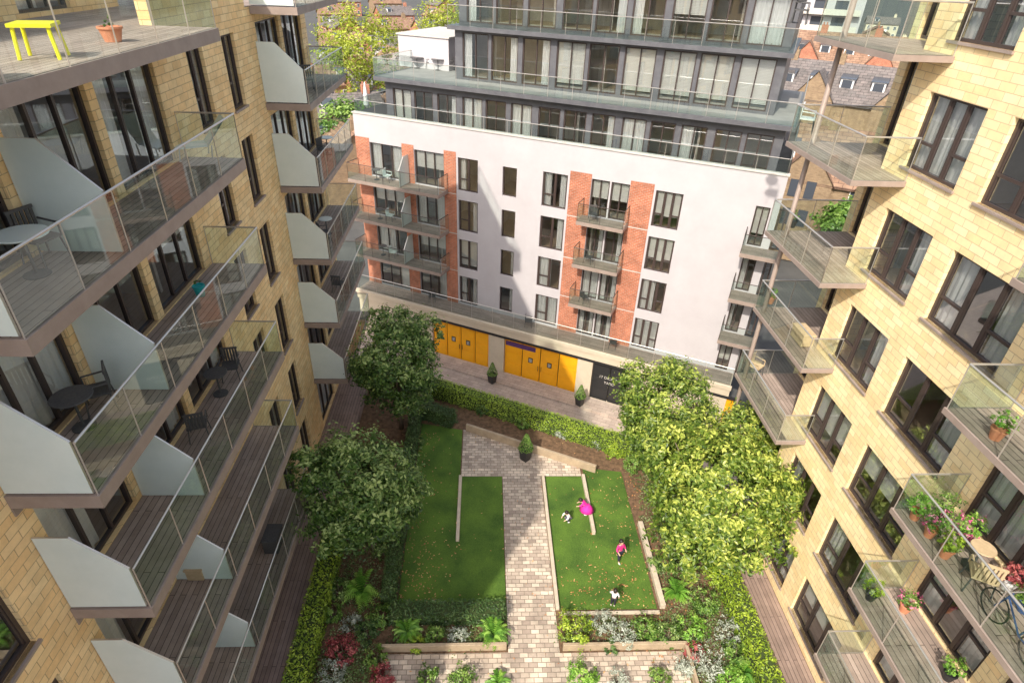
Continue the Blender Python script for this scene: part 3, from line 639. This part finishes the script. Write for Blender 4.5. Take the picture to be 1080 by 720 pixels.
def topiary(label,loc,s=1,group=None):
    t=T('potted_topiary',label,'potted plant',loc,0,group)
    b=MB(); b.lathe([(.24*s,0),(.33*s,.62*s),(.36*s,.62*s),(.36*s,.68*s),(.30*s,.68*s),(.28*s,.6*s)],4); b.build('pot',M['black'],t)
    b=MB(); b.tube((0,0,.5*s),(0,0,.85*s),.03); b.build('stem',M['trunk'],t)
    Ls=[]
    for _ in range(900):
        h=random.random()**1.3; a=random.uniform(0,6.28); r_=.36*s*(1-h*.85)*random.uniform(.85,1.08)
        Ls.append((V((math.cos(a)*r_,math.sin(a)*r_,.7*s+h*.85*s)),.045,(math.cos(a),math.sin(a),.5),random.random()*.8+.1))
    leafmesh('foliage',Ls,F['mid'],t)
p=G(554,484,0); topiary('cone topiary in black pot on the paved square',p)
p=G(519,403,-5.9); topiary('cone topiary in black pot left of the double yellow doors',p,1.1)
p=G(611,427,-5.9); topiary('cone topiary in black pot right of the double yellow doors',p,1.1)
# ================================================================ FURNITURE
def chair(label,loc,rz,mt,group=None,arms=True):
    t=T('garden_chair',label,'chair',loc,rz,group)
    b=MB(); b.box(-.23,.23,-.23,.23,.41,.45); b.build('seat',mt,t)
    b=MB()
    for i in range(6): b.box(-.22+i*.076,-.22+i*.076+.05,.21+.0,.235,.46,.85)
    b.box(-.23,.23,.205,.24,.85,.9); b.build('backrest',mt,t)
    for sx in (-1,1):
        for sy in (-1,1):
            b=MB(); b.tube((sx*.24,sy*.25,0),(sx*.2,sy*.2,.41),.016,n=6); b.build('leg',M['charc'],t)
        if arms: b=MB(); b.tube((sx*.24,-.2,.64),(sx*.24,.22,.66),.018,n=6); b.tube((sx*.24,-.2,.43),(sx*.24,-.2,.64),.014,n=6); b.build('armrest',mt,t)
    return t
def rtable(label,loc,mt,r_=.36,h=.72):
    t=T('round_table',label,'table',loc)
    b=MB(); b.lathe([(r_,h-.03),(r_+.01,h-.015),(r_,h)],28); b.build('tabletop',mt,t)
    b=MB(); b.tube((0,0,.03),(0,0,h-.03),.025); b.build('pedestal',M['charc'],t)
    b=MB(); b.lathe([(.2,0),(.2,.02),(.04,.04)],20); b.build('base',M['charc'],t)
    return t
def onb(px,py,k,side='L',h=0):
    p=G(px,py,FL[k]+h); p.z=FL[k]+.005+(.01 if k==6 else 0)
    if side=='L': p.x=min(-6.62,max(-7.35,p.x))
    else: p.x=max(10.0 if k>=4 else 10.5,min(10.75,p.x))
    return p
def potplant(label,loc,r_=.16,h=.28,kd='mid',pm='terra',fr_=.25,n=260,fh=None,flowers=0):
    t=T('potted_plant',label,'potted plant',loc)
    b=MB(); b.lathe([(r_*.7,0),(r_,h*.85),(r_*1.1,h*.85),(r_*1.1,h),(r_*.9,h),(r_*.88,h*.9)],16); b.build('pot',M[pm],t)
    fh=fh or fr_
    Ls=blob(fr_,fh,n,.034,h+fh*.75,cn=14,fill=.3); leafmesh('foliage',Ls,F[kd],t)
    if flowers: leafmesh('flowers',[(p*1.03,.032,nn,q) for p,_,nn,q in blob(fr_,fh,flowers,.03,h+fh*.8,cn=5,fill=.8)],F['pink'],t)
    return t
def bench_box(label,loc,rz,w_,d_,h_,mt,name='storage_box',cat='box'):
    t=T(name,label,cat,loc,rz)
    b=MB()
    n=int(w_/.1)
    for i in range(n): b.box(-w_/2+i*w_/n,-w_/2+(i+1)*w_/n-.012,-d_/2,-d_/2+.02,.03,h_-.03); b.box(-w_/2+i*w_/n,-w_/2+(i+1)*w_/n-.012,d_/2-.02,d_/2,.03,h_-.03)
    for sx in (-1,1): b.box(min(sx*w_/2,sx*(w_/2-.02)),max(sx*w_/2,sx*(w_/2-.02)),-d_/2+.02,d_/2-.02,.03,h_-.03)
    b.build('slatted_sides',mt,t); b=MB(); b.box(-w_/2-.02,w_/2+.02,-d_/2-.02,d_/2+.02,h_-.03,h_+.02); b.build('lid',mt,t); return t
def sqtable(label,loc,rz,mt,w_=.6,h_=.55):
    t=T('side_table',label,'table',loc,rz); b=MB(); b.box(-w_/2,w_/2,-w_/2,w_/2,h_-.05,h_); b.build('tabletop',mt,t)
    for sx in (-1,1):
        for sy in (-1,1): b=MB(); b.tube((sx*w_*.46,sy*w_*.46,0),(sx*w_*.4,sy*w_*.4,h_-.05),.03,n=8); b.build('leg',mt,t)
    return t
def lounger(label,loc,rz,mt):
    t=T('deck_chair',label,'chair',loc,rz); b=MB(); b.box(-.27,.27,-.5,.25,.30,.34); b.build('seat',mt,t)
    b=MB(); b.quad((-.27,.25,.34),(.27,.25,.34),(.27,.75,.95),(-.27,.75,.95)); b.quad((-.27,.28,.32),(-.27,.78,.93),(.27,.78,.93),(.27,.28,.32)); b.build('backrest',mt,t)
    for sx in (-1,1):
        for y in (-.45,.3): b=MB(); b.tube((sx*.27,y,0),(sx*.27,y+.05,.32),.018,n=6); b.build('leg',M['steel'],t)
    return t
sqtable('bright yellow side table on the top left balcony',onb(48,62,6),.3,M['lime'],.58,.5)
potplant('small terracotta pot on the top left balcony near the rail',onb(120,45,6),.2,.26,'mid','terra',.10,90)
potplant('larger terracotta pot beside the yellow side table',onb(12,85,6),.22,.3,'mid','terra',.14,110)
rtable('round pale table on the second balcony down at left',onb(40,290,5),M['frost'],.38)
chair('charcoal wicker chair beside the pale round table',onb(12,275,5),R(70),M['charc'])
lounger('pale folding deck chair by the balcony glass under the brick corner',onb(165,165,5),R(-60),M['frost'])
rtable('dark round table on the third balcony down at left',onb(80,450,4),M['charc'],.34)
chair('dark slatted chair behind the dark round table',onb(110,430,4),R(-60),M['charc'])
potplant('teal tub on the third balcony beside the rail',onb(212,312,4),.14,.3,'mid','teal',.1,60)
rtable('small dark round table between two chairs on the fourth left balcony',onb(233,415,3),M['charc'],.3)
chair('dark chair nearer the camera on the fourth left balcony',onb(212,460,3),R(200),M['charc'])
chair('dark chair farther away on the fourth left balcony',onb(246,398,3),R(10),M['charc'])
bench_box('pale wooden crate on the fifth left balcony',onb(212,602,2),R(90),.6,.4,.4,M['wood'])
chair('charcoal chair on the sixth left balcony near the lowest screen',onb(175,675,1),R(120),M['charc'])
bench_box('dark slatted storage box on the lowest left balcony',onb(290,575,1),R(90),.7,.45,.6,M['charc'])
for i,(k,y) in enumerate(((5,25.2),(4,26.5),(3,24.6),(2,25.8))):
    wd=['highest','second','third','fourth'][i]
    chair('dark chair on the %s small balcony of the far left stack'%wd,V((-6.8,y,FL[k]+.005)),R(20+50*i),M['charc'])
    if i in(1,2): rtable('small table on the %s small balcony of the far left stack'%wd,V((-6.9,y+.9,FL[k]+.005)),M['frost'],.28)
K3=FL[3]+.005
for i,(lb_,x,y,kd,fr_,pm,fl) in enumerate([('trailing green plant in a pot at the corner of the right balcony',9.98,9.25,'fern',.3,'terra',0),('pink flowering pot on the right balcony with plants',10.0,8.75,'mid',.3,'terra',130),('leafy potted plant by the door of the right balcony',10.6,9.25,'mid',.32,'black',0),('small bright potted plant on the right balcony',10.0,8.2,'hedge',.26,'terra',0),('bushy plant with pink flowers behind the right balcony table',10.7,8.6,'fern',.32,'black',110),('tall leafy plant beside the bicycle on the right balcony',10.75,6.9,'mid',.32,'blue',0),('red leaved potted plant between the tall leafy plant and the wooden chair',10.8,7.4,'redl',.26,'white',0)]):
    potplant(lb_,V((x,y,K3)),.13,.26,kd,pm,fr_,700,flowers=fl)
rtable('small wooden round table on the planted right balcony',V((10.45,7.95,K3)),M['wood'],.23,.6); chair('wooden chair on the planted right balcony',V((10.15,7.45,K3)),R(150),M['wood'])
for i,(lb_,y,kd) in enumerate([('pink flowering potted shrub on the lower right balcony',8.9,'mid'),('green potted shrub on the lower right balcony',7.2,'fern'),('bright green potted shrub at the corner of the lower right balcony',9.25,'hedge')]): potplant(lb_,V((10.7 if i<2 else 10.0,y,FL[2]+.005)),.14,.26,kd,'black' if i else 'terra',.27,480,flowers=90 if i==0 else 0)
potplant('leafy plant on the right edge balcony above the planted balcony',V((10.0,8.6,FL[4]+.005)),.14,.26,'fern','terra',.24,400)
bench_box('wooden planter crate on the corner balcony above the trees',onb(855,360,3,'R'),R(90),.8,.4,.45,M['wood'])
chair('wooden chair on the lowest visible corner balcony',onb(828,395,2,'R'),R(40),M['wood'])
chair('dark chair on the top right corner balcony',onb(950,30,6,'R'),R(60),M['charc']); rtable('dark round table on the top right corner balcony',onb(925,28,6,'R'),M['charc'],.3)
chair('white chair on the second corner balcony at right',onb(880,140,5,'R'),R(60),M['white']); potplant('green pot plant on the third corner balcony at right',onb(850,240,4,'R'),.14,.26,'mid','black',.2,260)
potplant('tall green pot plant on the fourth corner balcony at right',onb(835,320,3,'R'),.16,.28,'fern','terra',.26,340)
bk=T('bicycle','dark blue bicycle leaning inside the planted right balcony rail','bicycle',(9.95,6.3,FL[3]+.005),R(90))
for wx in (-.5,.5):
    b=MB(); n=24
    for i in range(n):
        a=2*math.pi*i/n; c=2*math.pi*(i+1)/n; b.tube((wx+.32*math.cos(a),0,.34+.32*math.sin(a)),(wx+.32*math.cos(c),0,.34+.32*math.sin(c)),.016,n=6,cap=False)
    wh=b.build('wheel',M['rubber'],bk); b=MB()
    for i in range(10): a=math.pi*2*i/10; b.tube((wx,0,.34),(wx+.31*math.cos(a),0,.34+.31*math.sin(a)),.003,n=4)
    b.build('spokes',M['steel'],wh)
b=MB()
for a,c in (((-.5,0,.34),(-.12,0,.34)),((-.12,0,.34),(.38,0,.75)),((-.12,0,.34),(-.22,0,.8)),((-.22,0,.76),(.36,0,.8)),((-.5,0,.34),(-.22,0,.76)),((.5,0,.34),(.36,0,.9))): b.tube(a,c,.018,n=6)
b.build('frame',M['blue'],bk); b=MB(); b.tube((.36,-.27,.95),(.36,.27,.95),.014,n=6); b.build('handlebar',M['steel'],bk); b=MB(); b.ball((-.24,0,.84),.12,.07,.03); b.build('saddle',M['rubber'],bk)
for i,(px,py) in enumerate(((440,72),(462,74))):
    p=G(px,py,13.02); rtable(['grey table at the left on the penthouse terrace','grey table nearer the glazed penthouse storey'][i],p,M['charc'],.5)
    chair(['grey chair at the left end of the penthouse terrace','grey chair beside the glazed penthouse wall'][i],(p.x+.9,p.y,p.z),R(-90),M['charc'])
def wl_(x,y,z): p=WO+dW*x+iW*y; return V((p.x,p.y,-6+z))
for i,z in enumerate((RF[3],RF[2],RF[1])):
    n_=['top','middle','bottom'][i]
    chair('dark chair on the %s balcony between the central brick strips'%n_,wl_(mid-.7,-.6,z+.005),R(60*i),M['charc'])
    rtable('small table on the %s wide balcony at the left end of the white block'%n_,wl_(bay1[0]+.8,-.6,z+.005),M['charc'],.3)
    chair('pale chair on the %s wide balcony at the left end of the white block'%n_,wl_(bay1[0]+1.7,-.6,z+.005),R(70),M['frost'])
for i,q in enumerate((.22,.5,.72)):
    chair(['dark chair on the long terrace above the first yellow door','dark chair on the long terrace left of the central brick strips','dark chair on the long terrace right of the central brick strips'][i],wl_(xl+(xr-xl)*q,-.7,4.065),R(80*i),M['charc'])
p=G(388,128,9.56); pr=T('closed_parasol','white closed parasol on the lower roof terrace at left','parasol',(p.x,p.y,9.56))
b=MB(); b.tube((0,0,0),(0,0,2.6),.03); b.build('pole',M['steel'],pr); b=MB(); b.lathe([(.05,1.0),(.2,1.15),(.16,1.8),(.05,2.6),(.01,2.7)],10); b.build('canopy',M['white'],pr); b=MB(); b.box(-.3,.3,-.3,.3,0,.06); b.build('base',M['stone'],pr)
# ================================================================ PEOPLE
def skin(name,vs,es,rs,mtl,parent):
    me=bpy.data.meshes.new(name); me.from_pydata([tuple(v) for v in vs],es,[]); me.materials.append(mtl)
    o=link(name,me,parent); o.modifiers.new('skin','SKIN')
    sv=me.skin_vertices[0].data
    for i,r_ in enumerate(rs): sv[i].radius=(r_,r_); sv[i].use_root=(i==0)
    s_=o.modifiers.new('sub','SUBSURF'); s_.levels=1; s_.render_levels=2
    o.modifiers['skin'].use_smooth_shade=True
    return o
SKIN=mat('skin',(.62,.40,.29),rough=.6); HAIR=mat('dark_hair',(.02,.013,.01),rough=.5)
def kid(label,loc,rz,H,shirt,pants,arms,legs,pel=.50,lean=0,dress=False):
    t=T('person',label,'person',loc,rz); sh=mat('shirt',shirt,rough=.8); pa=mat('trousers',pants,rough=.8)
    def tp(h,x=0,fw=0): return V((x,-math.sin(lean)*h-math.cos(lean)*fw,pel+math.cos(lean)*h-math.sin(lean)*fw))*H
    vs=[tp(0),tp(.11),tp(.22),tp(.30),tp(.35,0,.01),tp(.41,0,.015),tp(.465,0,.01)]; rs=[.075,.07,.08,.033,.055,.072,.045]
    es=[(0,1),(1,2),(2,3),(3,4),(4,5),(5,6)]
    for s_,((e,w_),(kn,an)) in zip((-1,1),zip(arms,legs)):
        i=len(vs); vs+=[tp(.255,s_*.1),V(e)*H,V(w_)*H]; rs+=[.036,.027,.02]; es+=[(2,i),(i,i+1),(i+1,i+2)]
        d=(V(w_)-V(e)).normalized(); pm_=V(w_)+d*.035; j=len(vs); vs.append(pm_*H); rs.append(.021); es.append((i+2,j))
        sd=d.orthogonal().normalized()
        for q in range(4):
            k=len(vs); vs.append((pm_+d*(.03+.006*(q in(1,2)))+sd*(q-1.5)*.013)*H); rs.append(.007); es.append((j,k))
        k=len(vs); vs.append((V(w_)+d*.03+sd*.03)*H); rs.append(.008); es.append((j,k))
        i=len(vs); vs+=[V((s_*.05,tp(0).y/H,pel-.02))*H,V(kn)*H,V(an)*H,(V(an)+V((0,-.075,-.02)))*H]; rs+=[.058,.038,.026,.022]; es+=[(0,i),(i,i+1),(i+1,i+2),(i+2,i+3)]
    skin('body',vs,es,[r_*H for r_ in rs],SKIN,t)
    v2=[tp(-.02),tp(.11),tp(.22),tp(.27)]; r2=[.088,.083,.092,.06]; e2=[(0,1),(1,2),(2,3)]
    for s_,(e,w_) in zip((-1,1),arms):
        i=len(v2); a=tp(.255,s_*.1); v2+=[a,V(e)*H,(V(e)*.4+V(w_)*.6)*H]; r2+=[.045,.037,.03]; e2+=[(2,i),(i,i+1),(i+1,i+2)]
    skin('shirt',v2,e2,[r_*H for r_ in r2],sh,t)
    v3=[tp(0)]; r3=[.085]; e3=[]
    for s_,(kn,an) in zip((-1,1),legs):
        i=len(v3); v3+=[V((s_*.05,tp(0).y/H,pel-.03))*H,V(kn)*H,(V(kn)*.15+V(an)*.85)*H]; r3+=[.068,.05,.037]; e3+=[(0,i),(i,i+1),(i+1,i+2)]
    skin('trousers',v3,e3,[r_*H for r_ in r3],pa,t)
    if dress:
        b=MB(); b.lathe([(.30*H,(pel-.20)*H),(.19*H,(pel-.07)*H),(.09*H,(pel+.06)*H)],16); b.build('skirt',sh,t,smooth=True)
    hc=tp(.42,0,-.012); b=MB(); b.ball(hc+V((0,.012*H,.012*H)),.082*H,.086*H,.085*H,n=16,m=10); b.ball(tp(.37,0,-.06),.06*H,.035*H,.07*H,n=12,m=8); b.build('hair',HAIR,t,smooth=True)
    b=MB()
    for s_ in (-1,1): b.ball(tp(.405,s_*.028,.078),.010*H,.008*H,.010*H,0,8,5)
    b.build('eyes',HAIR,t); b=MB(); b.ball(tp(.388,0,.085),.010*H,.014*H,.012*H,0,8,5)
    for s_ in (-1,1): b.ball(tp(.395,s_*.077,.01),.008*H,.015*H,.02*H,0,8,5)
    b.build('nose_and_ears',SKIN,t); b=MB(); b.ball(tp(.362,0,.072),.018*H,.006*H,.005*H,0,8,5); b.build('mouth',mat('lips',(.4,.12,.1)),t)
    for s_,(kn,an) in zip((-1,1),legs):
        b=MB(); a=V(an)*H; b.ball((a.x,a.y-.035*H,a.z-.015*H),.03*H,.065*H,.024*H,0,12,6); b.build('shoe',M['white'],t,smooth=True)
    return t
std_l=(((-.06,-.01,.27),(-.06,.01,.04)),((.06,-.01,.27),(.06,.01,.04)))
walk_l=(((-.06,-.08,.28),(-.06,-.12,.04)),((.06,.0,.27),(.06,.14,.06)))
kid('child in magenta top and dark trousers standing on the right lawn',G(652,590,.015),R(20),1.15,(.62,.03,.20),(.02,.02,.04),(((-.17,-.05,.62),(-.14,-.16,.55)),((.17,.0,.61),(.19,-.07,.48))),walk_l)
kid('child in white top and dark trousers at the front of the right lawn',G(646,638,.015),R(160),.98,(.78,.78,.8),(.02,.02,.03),(((-.16,-.03,.62),(-.17,-.06,.48)),((.17,-.06,.64),(.12,-.18,.60))),std_l)
kid('crouching child in white top on the right lawn by the kerb',G(600,549,.015),R(-60),1.0,(.78,.76,.78),(.10,.10,.14),(((-.15,-.2,.40),(-.12,-.3,.30)),((.15,-.2,.40),(.12,-.32,.32))),(((-.07,-.19,.24),(-.07,-.02,.04)),((.07,-.19,.24),(.07,-.02,.04))),pel=.24,lean=.5)
kid('child in bright pink dress bending beside the crouching child',G(618,542,.015),R(-100),1.05,(.80,.03,.34),(.70,.05,.30),(((-.13,-.25,.58),(-.12,-.36,.50)),((.13,-.25,.58),(.12,-.38,.52))),std_l,pel=.49,lean=.85,dress=True)
# ================================================================ BACKGROUND
def house(label,x,y,rz,w_,d_,h_,wm,rf,name='terraced_house',cat='house',group=None,rh=2.6,floors=2,z=-6):
    t=T(name,label,cat,(x,y,z),rz,group)
    b=MB(); b.box(-w_/2,w_/2,-d_/2,d_/2,0,h_)
    for s_ in (-1,1): b.poly([(s_*w_/2,-d_/2,h_),(s_*w_/2,d_/2,h_),(s_*w_/2,0,h_+rh)])
    b.build('wall',M[wm],t)
    b=MB(); e=.35
    for s_ in (-1,1):
        b.quad((-w_/2-e,s_*(d_/2+e),h_-.15),(w_/2+e,s_*(d_/2+e),h_-.15),(w_/2+e,0,h_+rh+.08),(-w_/2-e,0,h_+rh+.08))
        b.quad((-w_/2-e,s_*(d_/2+e),h_-.3),(w_/2+e,s_*(d_/2+e),h_-.3),(w_/2+e,0,h_+rh-.08),(-w_/2-e,0,h_+rh-.08))
    r_=b.build('roof',M[rf],t)
    for cx in ((w_*.3,-w_*.25,0,-w_*.45) if w_>14 else (w_*.3,)):
        b=MB(); b.box(cx,cx+1.1,-.4,.4,h_+rh*.6,h_+rh+1.1)
        for q in (.15,.65): b.tube((cx+q+.1,0,h_+rh+1.1),(cx+q+.1,0,h_+rh+1.5),.12,n=6)
        b.build('chimney',M[wm],r_)
    nd=int(w_/3.6) if w_>14 else 1
    for i in range(nd):
        cx=-w_/2+(i+.5)*w_/nd+.6; yy=-d_/4-.9; zz=h_+rh*.5-.6
        if w_<=14: cx=-w_*.2
        b=MB(); b.box(cx-.8,cx+.8,yy,yy+2.2,zz-.3,zz+1.2); dm=b.build('dormer',M['white'],r_)
        b=MB(); b.quad((cx-1,yy-.2,zz+1.22),(cx+1,yy-.2,zz+1.22),(cx+1,yy+2.6,zz+1.6),(cx-1,yy+2.6,zz+1.6)); b.box(cx-.6,cx+.6,yy-.03,yy-.005,zz+.1,zz+1.05); b.build('dormer_window',M['dwin'],r_)
    n=max(2,int(w_/2.6))
    for f_ in range(floors):
        for i in range(n):
            x0=-w_/2+(i+.5)*w_/n; z0=.9+f_*2.9
            b=MB(); b.box(x0-.55,x0+.55,-d_/2-.06,-d_/2-.005,z0,z0+1.5); ww_=b.build('window',M['white'],t); b=MB(); b.box(x0-.47,x0-.04,-d_/2-.09,-d_/2-.065,z0+.08,z0+1.42); b.box(x0+.04,x0+.47,-d_/2-.09,-d_/2-.065,z0+.08,z0+1.42); b.build('pane',M['dwin'],ww_)
    if w_>14:
        for f_ in range(floors):
            for q in (-4,-1.4,1.2,3.8):
                b=MB(); b.box(-w_/2-.07,-w_/2-.006,q-.6,q+.6,.9+f_*2.9,2.6+f_*2.9); ww_=b.build('window',M['white'],t); b=MB(); b.box(-w_/2-.10,-w_/2-.074,q-.5,q+.5,1+f_*2.9,2.5+f_*2.9); b.build('pane',M['dwin'],ww_)
        for cx in (-w_*.28,w_*.05):
            b=MB(); g=2.6; b.poly([(cx-g,-d_/2-.3,h_),(cx+g,-d_/2-.3,h_),(cx,-d_/2-.3,h_+3.4)]); b.box(cx-g,cx+g,-d_/2-.3,-d_/2-.01,.1,h_); gb=b.build('gable',M[wm],t)
            b=MB(); b.quad((cx-g-.3,-d_/2-.5,h_-.35),(cx,-d_/2-.5,h_+3.5),(cx,-d_/2+3.6,h_+3.5),(cx-g-.3,-d_/2+3.6,h_-.35)); b.quad((cx,-d_/2-.5,h_+3.5),(cx+g+.3,-d_/2-.5,h_-.35),(cx+g+.3,-d_/2+3.6,h_-.35),(cx,-d_/2+3.6,h_+3.5)); b.build('gable_roof',M[rf],gb)
            for f_ in range(floors):
                for q in (-1.2,.3):
                    b=MB(); b.box(cx+q,cx+q+.9,-d_/2-.36,-d_/2-.305,1+f_*2.9,2.7+f_*2.9); b.build('window',M['dwin'],gb)
    return t
rg=random.Random(3)
i=0
for d in (75,95,118,145,175,215,265,330):
    for tb in (-.27,-.20,-.13):
        x=d*(tb+.061)+rg.uniform(-2,2); y=d+rg.uniform(-4,4)
        house('distant red brick terraced house beyond the left gap with slate roof' if i%2 else 'distant brown brick house beyond the left gap with clay tiled roof',x,y,R(rg.choice([20,-60,25])),min(13.5,d*.085+3),9,6.2,'red' if i%2 else 'ystock','slate' if i%2 else 'tile',group='red slate roofed houses beyond the left gap' if i%2 else 'brown tiled houses beyond the left gap'); i+=1
house('old stock brick building with tiled gables behind the corner balconies',40,60,R(-30),22,12,8.5,'ystock','tile','old_building','building',rh=4,floors=3)
house('old brick hall with slate roof and dormers farther behind the corner balconies',54,84,R(-35),30,12,11.5,'ystock','slate','old_building','building',rh=4,floors=3)
house('long red brick gabled mansion block below the horizon at right',66,112,R(-28),34,13,12.5,'red','tile','old_building','building',rh=4.5,floors=4)
i=0
for d in (138,160,185,215,260,320):
    for tb in (.42,.52,.62):
        x=d*(tb+.061)+rg.uniform(-2,2); y=d+rg.uniform(-4,4)-tb*d*.06
        house('distant brick house beyond the right gap with tiled roof' if i%2 else 'distant pale house beyond the right gap with slate roof',x,y,R(rg.choice([-20,60,-25])),min(13.5,d*.085+3),9,6.2,'ystock' if i%2 else 'cream','tile' if i%2 else 'slate',group='tiled houses beyond the right gap' if i%2 else 'pale slate houses beyond the right gap'); i+=1
mb_=T('apartment_building','distant narrow white block with stacked balconies beyond the white building corner','building',(70,140,-6),R(-25))
hs=[]
for k in range(7):
    for q in range(3): hs.append((-6+q*4,-3.6+q*4,.8+k*3,2.9+k*3))
b=MB(); wall(b,-7.5,7.5,0,22.5,hs); b.quad((7.5,0,0),(7.5,12,0),(7.5,12,22.5),(7.5,0,22.5)); b.quad((-7.5,12,0),(-7.5,0,0),(-7.5,0,22.5),(-7.5,12,22.5)); b.quad((-7.5,0,22.5),(7.5,0,22.5),(7.5,12,22.5),(-7.5,12,22.5)); b.build('wall',M['render'],mb_)
for h in hs:
    b=MB(); b.quad((h[0],.22,h[2]),(h[1],.22,h[2]),(h[1],.22,h[3]),(h[0],.22,h[3])); b.build('window',M['dwin'],mb_)
for k in range(1,7): b=MB(); b.box(-7,7,-1.3,-.01,k*3+.3,k*3+.5); b.box(-7,7,-1.3,-1.25,k*3+.5,k*3+1.4); b.build('balcony',M['soffit'],mb_)
def fartree(label,x,y,r_,h,kd,group=None):
    t=T('street_tree',label,'tree',(x,y,-6),0,group); b=MB(); b.tube((0,0,0),(0,0,h*.6),.35,.2); 
    for i in range(5): a=i*1.26; b.tube((0,0,h*.45),(math.cos(a)*r_*.6,math.sin(a)*r_*.6,h*.75),.15,.05,6)
    b.build('trunk',M['trunk'],t); leafmesh('crown',blob(r_,r_*.9,6500,.25,h*.75,clump=r_*.2,cn=30,fill=.3),F[kd],t)
fartree('large yellow green spring tree beyond the left gap',-19,103,7.5,18,'spring'); fartree('yellow green tree behind the roof terrace',-7,128,6.5,19,'spring')
fartree('dark green tree among the far left houses',-17,78,4,10,'mid'); fartree('green tree beside the old stock brick building',34,52,3,8,'mid')
